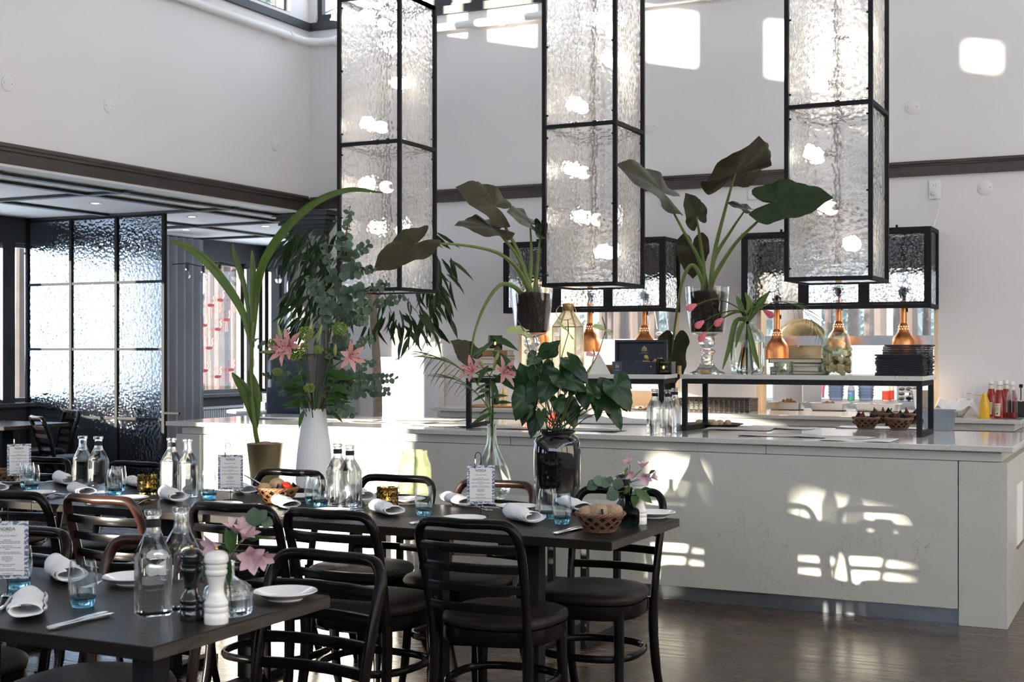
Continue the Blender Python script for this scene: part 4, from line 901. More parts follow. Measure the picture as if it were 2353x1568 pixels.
def alocasia(px, py, D, zb, label, leaves):
    c = pt(px, 803, D); t = thing('potted_alocasia', label, 'potted plant', (c.x, c.y, zb), 0, 'alocasias in glass goblets'); goblet(t, zb); root = Vector((c.x, c.y, zb+.44))
    for k, (b, tip, n, w, ctl, mat) in enumerate(leaves):
        B, T = pt(*b), pt(*tip); off = Vector((.03*math.sin(k*2.1), .03*math.cos(k*2.1), 0)); pts = [root+off]+[pt(*q) for q in ctl]+[B]
        ps = stem(t, pts, .017, .0045, 'petiole_green', 'petiole', 9); leaf(t, mm(ALOM[k % 2], mat), mat, B, T, nv(*n), w)
    return t
AD, AG = 'alocasia_leaf', 'alocasia_green'
alocasia(1222, 663, 8.33, ZR, 'dark leaved alocasia in a glass goblet between two lanterns, one leaf drooping', [
    ((1137,474,8.2),(1057,424,8.0),(.35,.5,.85),1.0,((1195,590,8.3),(1160,520,8.25)),AD), ((1130,524,8.2),(1047,512,8.0),(.1,.7,.6),.9,((1195,600,8.3),(1155,545,8.25)),AD),
    ((1218,514,8.4),(1172,480,8.2),(.1,.6,.75),1.1,((1221,600,8.35),),AG), ((1244,522,8.45),(1250,566,8.5),(-.5,.3,.7),.9,((1236,600,8.4),),AG),
    ((955,561,7.55),(857,614,7.45),(-.3,.5,.9),.95,((1190,620,8.2),(1140,580,8.0),(1050,562,7.7)),AD), ((1081,818,7.9),(1038,783,7.8),(.4,.3,.9),1.0,((1185,662,8.2),(1150,655,8.1),(1115,700,8.0),(1092,760,7.9)),AD)])
alocasia(1625, 655, 8.1, ZR, 'dark leaved alocasia in a glass goblet, one broad leaf before a lantern', [
    ((1521,441,7.9),(1428,367,7.7),(.45,.55,.5),1.0,((1612,610,8.1),(1570,530,8.0)),AD), ((1690,399,7.9),(1748,322,7.55),(.35,-.35,.85),1.15,((1640,590,8.1),(1672,460,8.0)),AD),
    ((1600,497,8.0),(1580,445,7.9),(.3,.1,1),1.05,((1617,620,8.1),(1607,540,8.05)),AD), ((1783,464,7.45),(1913,449,7.3),(-.08,.5,.85),1.0,((1640,640,8.0),(1690,560,7.8),(1740,510,7.6)),AG),
    ((1714,480,8.0),(1672,462,8.0),(.2,.8,.45),1.2,((1640,600,8.1),(1680,530,8.05)),AD), ((1592,568,8.35),(1593,642,8.4),(0,.2,1),1.1,((1615,630,8.2),(1602,590,8.3)),AD),
    ((1543,812,8.3),(1528,930,8.35),(.5,.1,.9),.8,((1605,625,8.1),(1585,612,8.1),(1566,655,8.1),(1552,740,8.2)),AD)])
# --- anthurium in the black urn
ac = on_z(1280,1152,.645); AT = thing('potted_anthurium', 'leafy green anthurium growing in a glossy black urn', 'potted plant', (ac.x, 6.0, .645)); ac = Vector((on_y(1280,900,6.0).x, 6.0, .645)); AT.location = ac
obj('urn', G().lathe([(.085,0),(.092,.006),(.108,.04),(.117,.10),(.118,.25),(.114,.30),(.100,.325),(.088,.332),(.084,.338),(.086,.345),(.092,.35),(.092,.358),(.085,.360),(.080,.350),(.080,.33),(.001,.329)], 48), 'black_glaze', AT)
obj('soil', G().lathe([(.078,.330),(.06,.338),(.001,.342)], 20), 'soil', AT)
Z5 = lambda x, y, D: pt(1180+x/6.273, 760+y/6.273, D)
LV = [((520,275),(345,395),1.3),((425,495),(393,735),1.25),((535,285),(655,140),1),((225,815),(80,485),1.15),((680,625),(780,905),1.2),((825,450),(1108,722),.8),((820,500),(990,745),1.1),((785,700),(1050,868),.9),((512,770),(385,1040),1.1),((362,800),(196,1045),1.1),((165,955),(32,1292),1),((222,1040),(118,1372),.7),((765,1085),(912,1395),1.25),((762,1080),(600,985),1),((1012,890),(1036,1145),1.0),((1245,868),(1520,1200),1.15),((1232,905),(1228,1312),.7),((1475,795),(1722,1142),1.0),((1545,692),(1700,830),1.0),((1436,1155),(1572,1425),.75),((1160,930),(1072,722),.9),((332,1260),(233,1545),.9),((400,1190),(390,1385),.8),((880,835),(800,945),1),((312,372),(200,485),1.2),((1490,940),(1635,1170),.7),((640,1000),(690,1190),1.1),((500,560),(640,660),1.0),((300,560),(230,690),1.2)]
rnd = random.Random(11)
for k, (b, t_, w) in enumerate(LV):
    D = 6.42+.28*rnd.random(); B, T = Z5(*b, D), Z5(*t_, D-.03); mid = Z5(b[0]*.55+630*.45, b[1]*.5+1330*.5, 6.55); root = ac+Vector((.05*math.sin(k*2.4), .05*math.cos(k*2.4), .335))
    stem(AT, [root, mid, B], .0028, .0018, 'anthurium_leaf', 'petiole', 5); leaf(AT, mm(ANTM[k % 2], 'anthurium_leaf'), 'anthurium_leaf', B, T, nv(rnd.uniform(-.45,.45), rnd.uniform(.1,.7), .9), w)
Z6 = lambda x, y, D: pt(1150+x/3.92, 650+y/3.92, D)
for b, t_, sp, mid, mt in (((216,440),(62,400),(150,330),(270,640),'spathe_green'),((612,450),(530,335),(608,330),(545,700),'spathe_green'),((950,424),(842,370),(915,305),(860,680),'spathe_green'),((845,650),(780,633),(838,598),(800,790),'pink_bract')):
    D = 6.45; B = Z6(*b, D); stem(AT, [ac+Vector((0,0,.335)), Z6(mid[0]*.5+250, 950, 6.5), Z6(*mid, 6.47), B], .003, .002, 'petiole_green', 'flower_stem', 6)
    T = Z6(*t_, D-.05); f = leaf(AT, mm(ANTM[0], mt), mt, B, T, nv(.1,.85,.45), 1.15, 'spathe'); stem(AT, [B, Z6(*sp, D)], .0035, .002, 'twig_brown', 'spadix', 6)
# --- palm seedling in the brass pot
pc = Vector((on_y(609,1100,6.0).x, 6.0, .645)); PS = thing('palm_seedling', 'coconut palm seedling with long arching leaves in a brass pot', 'potted plant', pc)
obj('pot', G().lathe([(.072,0),(.074,.003),(.098,.235),(.100,.240),(.097,.240),(.092,.22),(.001,.215)], 40), 'antique_brass', PS)
obj('soil_mound', G().lathe([(.088,.215),(.06,.232),(.03,.248),(.001,.252)], 24, wob=lambda a,k: 1+.06*math.sin(a*5+k)), 'bark_grey', PS)
def strap(par, pts, w, mat, nm='leaf', n=nv(.1,.3,.9), fold=.25):
    p = catmull(pts, 6); L = Vector(par.location); k = len(p)-1; ww = w if callable(w) else (lambda s: w*math.sin(PI*min(max(s*.92+.06,0),1))**.7)
    def fn(u, v):
        i = min(int(round(v*k)), k); t = (p[min(i+1,k)]-p[max(i-1,0)]).normalized(); s = t.cross(n).normalized(); m_ = s.cross(t); x = (u-.5)*2*ww(v); return p[i]-L+s*x+m_*(fold*abs(x)+.12*ww(v)*math.cos(u*16))
    return obj(nm, G().sheet(fn, 6, k), mat, par, ang=80)
q = 7.3
stem(PS, [pc+Vector((-.045,0,.22)), pt(586,985,q), pt(578,900,q), pt(578,800,q), pt(582,740,q)], .014, .012, 'petiole_green', 'trunk', 10)
strap(PS, [pt(580,800,q),pt(588,690,q),pt(604,610,q-.05),pt(650,535,q-.1),pt(720,470,q-.2),pt(800,438,q-.35),pt(878,443,q-.5)], .024, 'palm_leaf')
strap(PS, [pt(576,790,q),pt(556,715,q),pt(508,640,q),pt(462,590,q-.05),pt(420,564,q-.1),pt(388,553,q-.15)], .026, 'palm_leaf'); strap(PS, [pt(578,785,q),pt(566,680,q),pt(550,620,q),pt(538,583,q),pt(535,560,q)], .015, 'palm_leaf')
strap(PS, [pt(580,785,q),pt(582,690,q),pt(581,620,q),pt(579,575,q)], .019, 'palm_leaf'); strap(PS, [pt(583,785,q),pt(590,690,q),pt(597,630,q-.02),pt(612,590,q-.05)], .014, 'palm_leaf')
strap(PS, [pt(588,985,q),pt(580,940,q),pt(560,895,q-.02),pt(533,857,q-.04)], .034, 'palm_leaf'); strap(PS, [pt(588,985,q),pt(586,930,q),pt(583,890,q),pt(573,848,q)], .034, 'palm_leaf')
# --- flowers: shared helper
def bloom(par, c, d, L, mat, n=6, openness=.5, pet=PETAL, stam=True, nm='flower'):
    d = d.normalized(); a = d.orthogonal().normalized(); b = d.cross(a); Lp = Vector(par.location)
    f = obj(nm, G().tube([c-d*L*.12-Lp, c+d*L*.12-Lp], [L*.03, L*.08], 7), mat, par)
    for k in range(n):
        an = 2*PI*k/n; s = a*math.cos(an)+b*math.sin(an); op = openness*(1 if k % 2 else .85); dr = d*(1-op*.62)+s*op
        put('petal', mm(pet, mat), mat, f, frame(c, dr, d*.9-s*.3, L, .95))
    if stam:
        for k in range(5):
            an = 2*PI*k/5+.3; s = a*math.cos(an)+b*math.sin(an); e = c+(d*.8+s*.28)*L
            obj('stamen', G().tube([c-Lp,e-Lp],[L*.012]*2,4).ball(e-Lp, L*.045, 6, 4, (1,1,1)), 'anther', f)
    return f
# --- fluted white vase with bouquet
vc = Vector((on_y(722,1100,6.0).x, 6.0, .645)); vz = obj('fluted_vase', G().lathe([(.085,0),(.093,.006),(.098,.05),(.097,.12),(.086,.24),(.072,.34),(.062,.43),(.061,.436),(.057,.434),(.058,.40),(.001,.395)], 96, wob=lambda a,k: 1+(.022*abs(math.sin(a*15))-.011 if k < 9 else 0)), 'white_ceramic', ang=70); vz.location = vc; tag(vz, 'tall fluted white ceramic vase on the console table', 'vase')
VT = vc+Vector((0,0,.41)); D0 = 7.2
def twig(par, a, b, r, size, pairs, rnd, bend=0, D1=None):
    A, B = a, b; d = B-A; mid = (A+B)/2+Vector((0,0,bend)); stem(par, [A,mid,B], r, r*.35, 'twig_brown', 'twig', 5); me = mm(ROUND, 'eucalyptus_leaf')
    for k in range(pairs):
        f = (k+.6)/pairs; p = A.lerp(mid, f*2) if f < .5 else mid.lerp(B, f*2-1); s = size*(1-.55*f)*(.85+.3*rnd.random()); ax = d.normalized(); u = (Vector((rnd.uniform(-1,1), rnd.uniform(-1,1), rnd.uniform(-1,1)))); u = (u-ax*u.dot(ax)).normalized()
        for sg in (-1,1):
            if rnd.random() < .06: continue
            put('leaf', me, 'eucalyptus_leaf', par, frame(p, u*sg+ax*.35, nv(rnd.uniform(-.5,.5),rnd.uniform(-.2,.6),.8), s))
def euca(label, main, twigs, size=.06, D=7.15, grp='eucalyptus branches in the fluted vase', top=None):
    t = thing('eucalyptus_branch', label, 'branch', VT, 0, grp); rnd = random.Random(len(label)); pts = [VT+Vector((0,0,-.1)) if top is None else top]+[pt(*q, D) for q in main]
    stem(t, pts, .007, .002, 'twig_brown', 'stem', 7)
    for a, b, dd, pr in twigs: twig(t, pt(*a, D), pt(*b, D+dd), .002, size*1.25, int(pr*1.35), rnd)
    return t
euca('tall eucalyptus branch rising in front of the lantern', [(752,880),(772,740),(784,620),(796,540),(803,480)], [((786,603),(850,560),.05,7),((782,625),(862,618),-.05,8),((780,680),(892,652),-.1,11),((769,722),(930,684),.1,12),((784,597),(804,478),0,10),((778,690),(742,560),.1,10),((768,728),(705,636),-.1,11),((766,740),(728,752),.05,5),((772,735),(842,738),-.05,8),((760,790),(800,765),.1,5)], .048)
euca('eucalyptus branch reaching low across the tree trunk', [(750,920),(775,880),(800,868)], [((754,815),(856,778),-.1,10),((775,880),(912,868),.05,10),((770,900),(895,900),-.08,10),((760,925),(815,955),-.1,7),((775,880),(860,830),.1,8),((760,905),(800,860),0,5)], .05)
euca('small eucalyptus branch on the window side of the bouquet', [(715,930),(690,890),(660,878)], [((690,890),(605,862),.05,8),((680,885),(585,776),.1,6),((690,892),(640,905),-.05,5)], .042)
def lily(label, vt, main, flowers, buds, leaves_, D, grp, L=.085):
    t = thing('lily_stem', label, 'flower', vt, 0, grp); stem(t, [vt+Vector((0,0,-.12))]+[pt(*q, D) for q in main], .005, .003, 'lily_leaf', 'stem'); last = pt(*main[-1], D)
    for px, py, d in flowers: c = pt(px, py, D-.05); stem(t, [last, (last+c)/2+Vector((0,0,-.01)), c], .003, .003, 'lily_leaf', 'flower_stalk', 5); bloom(t, c, nv(*d), L, 'lily_petal')
    for a, b in buds: A, B = pt(*a, D-.02), pt(*b, D-.02); Lp = Vector(t.location); obj('bud', G().tube([A-Lp, A.lerp(B,.25)-Lp, A.lerp(B,.6)-Lp, A.lerp(B,.85)-Lp, B-Lp], [.003,.009,.0105,.007,.002], 8), 'bud_green', t); stem(t, [last, A], .0025, .0025, 'lily_leaf', 'bud_stalk', 5)
    for a, b, w in leaves_: leaf(t, mm(LANC, 'lily_leaf'), 'lily_leaf', pt(*a, D), pt(*b, D+random.uniform(-.1,.1)), nv(random.uniform(-.4,.4), .6, .6), w)
    return t
rl = random.Random(4)
lv = [((715-rl.random()*20, 930-k*7), (640+rl.random()*60, 910-k*7+rl.random()*50), 1.3) for k in range(20)]+[((735+rl.random()*20, 930-k*10), (770+rl.random()*50, 900-k*7+rl.random()*40), 1.3) for k in range(15)]+[((700,940),(682,980),1.2),((760,945),(785,965),1.2)]
lily('pink lily stem leaning to the window in the fluted vase', VT, [(715,890),(690,840),(680,815)], [(668,795,(-.25,.25,.9)),(655,806,(-.5,.1,.8))], [((650,800),(638,745)),((640,808),(594,810)),((700,790),(718,740))], lv[:22], 7.1, 'pink lilies in the fluted vase', .088)
lily('pink lily stem on the wall side in the fluted vase', VT, [(735,880),(765,845),(785,830)], [(800,818,(.55,-.1,.7))], [((770,820),(770,790)),((728,790),(740,745))], lv[22:], 7.1, 'pink lilies in the fluted vase', .088)
def viburnum(label, c, r, D=7.08):
    P = pt(*c, D); t = thing('viburnum_stem', label, 'flower', VT, 0, 'green viburnum in the fluted vase'); stem(t, [VT+Vector((0,0,-.1)), pt((c[0]+720)/2, (c[1]+960)/2, D), P], .003, .002, 'lily_leaf', 'stem', 5)
    g = G(); rr = random.Random(int(c[0])); R = r*D/FPX
    for k in range(90):
        y = 1-2*(k+.5)/90; a = k*2.39996; q_ = math.sqrt(1-y*y); v = Vector((q_*math.cos(a), q_*math.sin(a), y*.85)); g.ball(P-VT+v*R*(.8+.25*rr.random()), R*.14, 5, 3)
    o = obj('flower_head', g, 'viburnum_green', t); o['kind'] = 'stuff'
for c, r, lb in (((633,791),17,'round green viburnum head nearest the window'), ((675,813),19,'largest green viburnum head below the pink lilies'), ((702,767),18,'green viburnum head above the pink lilies'), ((780,756),17,'green viburnum head high beside the eucalyptus stem'), ((731,804),12,'small green viburnum head in the middle of the bouquet'), ((637,855),11,'pale green viburnum head low on the window side'), ((711,892),13,'green viburnum head lowest, just above the fluted vase'), ((700,797),11,'green viburnum head tucked behind the pink lily')):
    viburnum(lb, c, r)
# --- teardrop vase
tc_ = Vector((on_y(1130,1100,6.0).x, 6.0, .645)); tv = obj('teardrop_vase', G().lathe([(.045,0),(.06,.003),(.085,.03),(.099,.07),(.098,.10),(.085,.15),(.062,.20),(.040,.245),(.027,.285),(.022,.33),(.022,.375),(.024,.38),(.019,.378),(.018,.33),(.023,.285),(.036,.245),(.058,.20),(.072,.175),(.001,.174)], 48), 'grey_glass', ang=70); tv.location = tc_; tag(tv, 'teardrop shaped grey glass vase half filled with water', 'vase')
TV = tc_+Vector((0,0,.36)); D1 = 6.7
lv = [((1130+rl.uniform(-12,12), 960-k*11), (1130+rl.choice((-1,1))*rl.uniform(25,62), 960-k*9+rl.uniform(-25,35)), 1.2) for k in range(18)]
lily('pink lily stem with two open flowers in the teardrop vase', TV, [(1132,930),(1128,880),(1125,865)], [(1090,856,(-.5,.45,.6)),(1153,858,(.55,.2,.6))], [((1133,850),(1146,808)),((1110,845),(1100,826))], lv, 6.68, 'lilies in the teardrop vase', .082)
def frond(label, root, rachis, D, n, side, llen, vt, nm='palm_frond', grp=None, droop=.6, w=1.0):
    t = thing(nm, label, 'palm leaf', vt, 0, grp); P = catmull([root]+[pt(*q) if len(q) == 3 else pt(*q, D) for q in rachis], 8); L = Vector(t.location); k = len(P)-1
    obj('rachis', G().tube([q-L for q in P], [.004*(1-.7*i/k) for i in range(k+1)], 6), 'petiole_green', t)
    for i in range(n):
        f = .35+.65*i/(n-1); p = P[min(int(f*k), k)]; ax = (P[min(int(f*k)+1,k)]-P[max(int(f*k)-1,0)]).normalized()
        for s in (-1,1):
            l = llen*math.sin(PI*(.15+.8*(f-.35)/.65))*random.uniform(.85,1.1); d = ax*.75+nv(*side)*s*.7+Vector((0,0,-droop*random.uniform(.5,1))); put('leaflet', mm(NEEDLE, 'palm_leaf'), 'palm_leaf', t, frame(p, d, nv(.2,.7,.6), l, w))
    return t
frond('palm frond arching left out of the teardrop vase', TV, [(1125,930),(1095,880),(1045,840),(990,818),(945,812)], 6.65, 17, (.1,.7,.7), .17, TV, grp='palm fronds in the teardrop vase'); frond('short palm frond spreading low from the teardrop vase', TV, [(1120,935),(1085,895),(1040,870),(985,862)], 6.72, 12, (.1,.7,.7), .13, TV, grp='palm fronds in the teardrop vase')
# --- tulip bottle on the riser
qc = Vector((on_y(1717,803,7.82).x, 7.82, ZR)); qv = obj('bottle_vase', G().lathe([(.07,0),(.09,.004),(.100,.02),(.104,.06),(.104,.20),(.098,.235),(.075,.265),(.055,.285),(.048,.30),(.046,.315),(.042,.315),(.045,.30),(.070,.262),(.094,.232),(.100,.19),(.001,.189)], 44), 'grey_glass', ang=70); qv.location = qc; tag(qv, 'wide shouldered clear glass bottle vase holding tulips', 'vase')
QT = qc+Vector((0,0,.29)); DQ = 7.95
def tulip(label, pts, d):
    t = thing('tulip', label, 'flower', qc, 0, 'pink tulips in the bottle vase'); P = [qc+Vector((random.uniform(-.04,.04), 0, .03)), QT]+[pt(*q, DQ-.12) for q in pts]; stem(t, P, .0045, .004, 'palm_leaf', 'stem', 6); c = P[-1]; dd = nv(*d).normalized(); a = dd.orthogonal().normalized(); b = dd.cross(a)
    f = obj('flower', G().tube([c-qc, c+dd*.01-qc], [.003,.01], 7), 'tulip_petal', t)
    for k in range(6):
        an = 2*PI*k/6; s = a*math.cos(an)+b*math.sin(an); put('petal', mm(PETAL2, 'tulip_petal'), 'tulip_petal', f, frame(c+s*.008, dd+s*.20, -s+dd*.1, .066, 1.3))
for lb, p, d in (('pink tulip hanging highest in front of the soil goblet', [(1705,715),(1650,688),(1600,700)], (-.9,-.45,.2)), ('pink tulip hanging beside the goblet stem, with a twin next to it', [(1700,715),(1650,722),(1617,738)], (-.8,-.6,.3)), ('pink tulip hanging right of its twin at the goblet', [(1705,715),(1680,720),(1660,732)], (-.7,-.65,.3)), ('pink tulip hanging lowest beside the goblet stem', [(1700,718),(1650,738),(1622,764)], (-.6,-.75,.2)), ('pink tulip bending away over the copper heat lamp', [(1722,715),(1740,704),(1756,714)], (.7,-.55,.4))):
    tulip(lb, p, d)
tl = thing('tulip_leaves', 'loose green tulip leaves fanning out of the bottle vase', 'leaves', qc)
for p, w in (([(1715,740),(1700,700),(1692,680)],.018),([(1712,738),(1690,740),(1675,800),(1660,850)],.015),([(1715,735),(1695,735),(1683,770),(1680,830)],.013),([(1722,738),(1745,700),(1770,668)],.016),([(1720,738),(1735,715),(1760,690)],.014),([(1716,738),(1722,700),(1712,672)],.02),([(1718,745),(1730,800),(1745,850)],.016),([(1712,738),(1700,760),(1690,800)],.012)): strap(tl, [pt(*k, DQ-.05) for k in p], w, 'palm_leaf')
frond('palm frond arching right out of the bottle vase over the cork jar', QT, [(1730,720),(1780,695),(1835,705),(1870,745),(1893,800)], 7.9, 15, (.15,.6,.7), .14, qc, grp='palm fronds in the bottle vase', droop=.35); frond('palm frond standing up behind the tulips in the bottle vase', QT, [(1725,715),(1740,690),(1765,672)], 8.0, 10, (.5,.4,.7), .13, qc, grp='palm fronds in the bottle vase', droop=0.1)
# --- indoor fig tree behind the bar
fc = Vector((on_y(868,900,9.55).x, 9.55, 0)); FT = thing('fig_tree', 'tall long leaved indoor fig tree with mottled trunk behind the bar', 'tree', fc); DF = 11.05
obj('pot', G().lathe([(.16,0),(.2,.02),(.23,.34),(.235,.36),(.21,.36),(.2,.30),(.001,.3)], 28), 'zinc', FT)
tk = [fc+Vector((0,0,.3)), pt(868,940,DF), pt(866,840,DF), pt(860,760,DF), pt(857,690,DF), pt(848,610,DF), pt(830,560,DF)]; stem(FT, tk, .042, .024, 'bark_grey', 'trunk', 12)
rf = random.Random(21)
cl = [((735,640),(70,120),115),((700,560),(45,60),40),((1000,650),(45,90),60),((930,730),(80,45),45),((960,560),(50,60),20),((690,700),(35,60),30)]
ends = [(690,600),(740,560),(720,700),(1010,640),(960,720),(900,720)]
for e in ends: stem(FT, [tk[4], pt((e[0]+850)/2, (e[1]+640)/2-20, DF), pt(*e, DF)], .014, .004, 'bark_grey', 'branch', 6)
for (cx, cyy), (sx, sy), nn in cl:
    for k in range(nn):
        px, py = rf.gauss(cx, sx*.5), rf.gauss(cyy, sy*.55); px = min(max(px, 655), 1035); py = min(max(py, 505), 770); D = DF+rf.uniform(-.35,.35); b = pt(px, py, D); sd = (px-(850 if cx < 850 else 880))/160
        d = RT*(rf.uniform(-.5,.5)+sd*.5)+FW*rf.uniform(-.4,.4)+UP*rf.uniform(-1.1,-.35); put('leaf', mm(LANCN if k % 3 else LANC, 'fig_leaf'), 'fig_leaf', FT, frame(b, d, nv(rf.uniform(-.6,.6), .4, .7), rf.uniform(.17,.25), 1.0))
# --- little bottle vases on the tables
def alstro(vc_, label, eu_label, D, flowers, leaves_, er, es, esize):
    t = thing('alstroemeria_sprig', label, 'flower', vc_, 0, 'alstroemeria sprigs'); top = vc_+Vector((0,0,.12)); hub = top+Vector((.0,0,.035))
    stem(t, [vc_+Vector((.01,0,.02)), top, hub], .0022, .002, 'lily_leaf', 'stem', 6)
    for px, py, d, L in flowers: c = pt(px, py, D); stem(t, [hub, (hub+c)/2+Vector((0,0,.004)), c], .0014, .0014, 'lily_leaf', 'flower_stalk', 5); bloom(t, c, nv(*d), L*.82, 'alstro_petal', 6, .33, PETALW, False)
    for a, b, w in leaves_: leaf(t, mm(LANC, 'lily_leaf'), 'lily_leaf', pt(*a, D), pt(*b, D-.02), nv(rl.uniform(-.3,.3), .5, .8), w)
    e = thing('eucalyptus_sprig', eu_label, 'branch', vc_, 0, 'eucalyptus sprigs'); P = [vc_+Vector((-.01,0,.03)), top]+[pt(*q, D) for q in er]; stem(e, P, .0016, .001, 'petiole_green', 'stem', 5)
    for a, b in es: leaf(e, mm(ROUND, 'eucalyptus_leaf'), 'eucalyptus_leaf', pt(*a, D-.01), pt(*b, D-.02), nv(rl.uniform(-.3,.3), .4, .9), esize)
bv = on_z(1446,1207,ZT); o = obj('bud_vase', G().lathe([(.030,0),(.036,.004),(.0375,.012),(.0375,.050),(.035,.058),(.022,.066),(.0165,.072),(.0155,.10),(.017,.108),(.030,.111),(.030,.113),(.015,.112),(.0135,.10),(.0145,.075),(.001,.07)], 36), 'bottle_green', ang=60); o.location = bv; tag(o, 'dark green glass bud vase at the end of the long table', 'vase')
Z7 = lambda x, y: (1330+x/6.816, 1030+y/6.816)
alstro(bv, 'pale pink alstroemeria sprig in the dark green bud vase', 'round leaved eucalyptus sprig in the dark green bud vase', 4.95, [(*Z7(800,260),(-.4,.8,.3),.036),(*Z7(840,400),(-.5,-.2,.8),.036),(*Z7(995,330),(.05,1,.1),.042),(*Z7(1040,440),(-.1,-.3,.9),.044),(*Z7(1120,470),(.9,.35,.2),.04)],
       [(Z7(880,640),Z7(1155,850),2.2),(Z7(870,650),Z7(890,940),2.2),(Z7(800,600),Z7(720,700),2.8),(Z7(760,300),Z7(740,460),2.0),(Z7(1100,400),Z7(1180,340),2.2),(Z7(980,640),Z7(1130,630),2.0)], [Z7(600,680),Z7(440,540),Z7(250,520)],
       [(Z7(620,680),Z7(440,790)),(Z7(540,610),Z7(480,680)),(Z7(500,560),Z7(320,520)),(Z7(400,540),Z7(230,480)),(Z7(300,530),Z7(130,630)),(Z7(590,650),Z7(640,470)),(Z7(470,560),Z7(500,450)),(Z7(350,530),Z7(330,600)),(Z7(240,510),Z7(180,560))], 1.05)
bv = on_z(524,1412,ZT); o = obj('bud_vase', G().lathe([(.052,0),(.058,.004),(.060,.015),(.060,.055),(.056,.068),(.042,.078),(.025,.086),(.0165,.094),(.0155,.125),(.0185,.130),(.015,.130),(.0135,.122),(.0145,.096),(.03,.082),(.050,.062),(.054,.042),(.001,.041)], 40), 'clear', ang=60); o.location = bv; tag(o, 'squat clear glass bud vase behind the salt mill on the near table', 'vase')
Z8 = lambda x, y: (250+x/3.58, 1130+y/3.58)
alstro(bv, 'pale pink alstroemeria sprig in the clear bud vase on the near table', 'grey green eucalyptus sprig in the clear bud vase on the near table', 3.22, [(*Z8(905,440),(-.7,-.1,.7),.052),(*Z8(1050,360),(.1,.9,.3),.055),(*Z8(1100,400),(.4,.8,.3),.055),(*Z8(1160,520),(.3,-.2,.9),.06),(*Z8(1230,510),(.6,-.5,.5),.05)],
       [(Z8(1010,500),Z8(960,310),1.6),(Z8(1000,520),Z8(1030,250),1.4),(Z8(1000,560),Z8(965,780),1.4),(Z8(1060,560),Z8(1225,650),1.5),(Z8(850,600),Z8(735,700),2.0),(Z8(1150,400),Z8(1250,360),2.0),(Z8(980,520),Z8(900,480),2.0)], [Z8(1080,420),Z8(1180,290),Z8(1220,190)],
       [(Z8(1200,290),Z8(1190,140)),(Z8(1240,230),Z8(1290,160)),(Z8(1250,240),Z8(1345,265))], 1.05)
jg = Vector((on_y(953,1100,5.95).x, 5.95, .645)); o = obj('glass_jar', G().lathe([(.07,0),(.078,.005),(.083,.02),(.085,.08),(.085,.145),(.082,.165),(.070,.195),(.064,.215),(.064,.237),(.060,.237),(.060,.215),(.066,.193),(.078,.163),(.080,.08),(.076,.02),(.001,.012)], 44), 'green_glass', ang=70); o.location = jg; tag(o, 'empty lime green glass jar on the console table', 'jar')
# ================================================================ things on the risers, bar and counters
plain('navy_box', (.008,.010,.022), .45, var=.1); plain('gold_print', (.45,.36,.18), .4, .6); plain('kraft', (.36,.22,.09), .8, var=.06); plain('tag_slate', (.05,.06,.085), .6)
plain('cork', (.50,.33,.16), .85, var=.3, scale=60, bump=.4, bscale=330); plain('pages', (.62,.55,.42), .8, var=.1, stretch=(1,1,60)); plain('book_tan', (.30,.15,.055), .6, var=.3, scale=20); plain('book_dark', (.03,.028,.03), .5); plain('book_purple', (.10,.05,.16), .6); plain('book_white', (.7,.69,.66), .6); plain('book_green', (.06,.075,.05), .5)
plain('mustard', (.72,.42,.02), .3, var=.03); plain('ketchup', (.30,.012,.008), .15, var=.1); plain('label_cream', (.72,.67,.52), .6, var=.02); plain('label_olive', (.34,.24,.02), .5, var=.1)
plain('food_brown', (.24,.085,.02), .5, var=.4, scale=50, bump=1, bscale=80); plain('food_pale', (.62,.50,.30), .8, var=.3, scale=40, bump=.8, bscale=70); plain('black_tray', (.012,.012,.013), .35); plain('dark_wicker', (.045,.032,.022), .6, var=.4, scale=50)
plain('red_plastic', (.65,.05,.03), .3); plain('milk_plastic', (.72,.66,.50), .35); plain('green_plastic', (.05,.30,.10), .35); plain('blue_plastic', (.10,.20,.35), .4); plain('pink_rubber', (.75,.22,.36), .5); plain('tile_cream', (.75,.67,.45), .4, var=.03)
plain('curtain_grey', (.42,.44,.48), .9, var=.06); plain('radiator_white', (.74,.75,.76), .4, var=.02); plain('concrete_white', (.68,.67,.65), .7, var=.05)
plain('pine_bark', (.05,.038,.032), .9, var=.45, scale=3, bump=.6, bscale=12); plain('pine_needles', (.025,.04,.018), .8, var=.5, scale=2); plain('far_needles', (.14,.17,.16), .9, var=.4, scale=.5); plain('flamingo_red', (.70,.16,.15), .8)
glass('frosted_tub', (.85,.88,.93), 1.3, .25, .35); glass('lantern_glass', (.95,.95,.93), 1.3, .06, .45); glass('bulb_clear', (.95,.96,.97), 1.3, 0, .5)
emit('kitchen_fill_glow', (1,.97,.92), 330)
r2o, r2d, r2n = Vector((-3.86,7.24,0)), Vector((math.cos(math.radians(9)), math.sin(math.radians(9)), 0)), Vector((-math.sin(math.radians(9)), math.cos(math.radians(9)), 0))
def r2(px, dep):
    o = r2o+r2n*dep; d = ray(px, 803); n = r2n; t = o.dot(n)/d.dot(n); p = d*t; return Vector((p.x, p.y, ZR))
def r1(px, y): p = on_y(px, 803, y); return Vector((p.x, p.y, ZR))
RZ2 = math.radians(9)
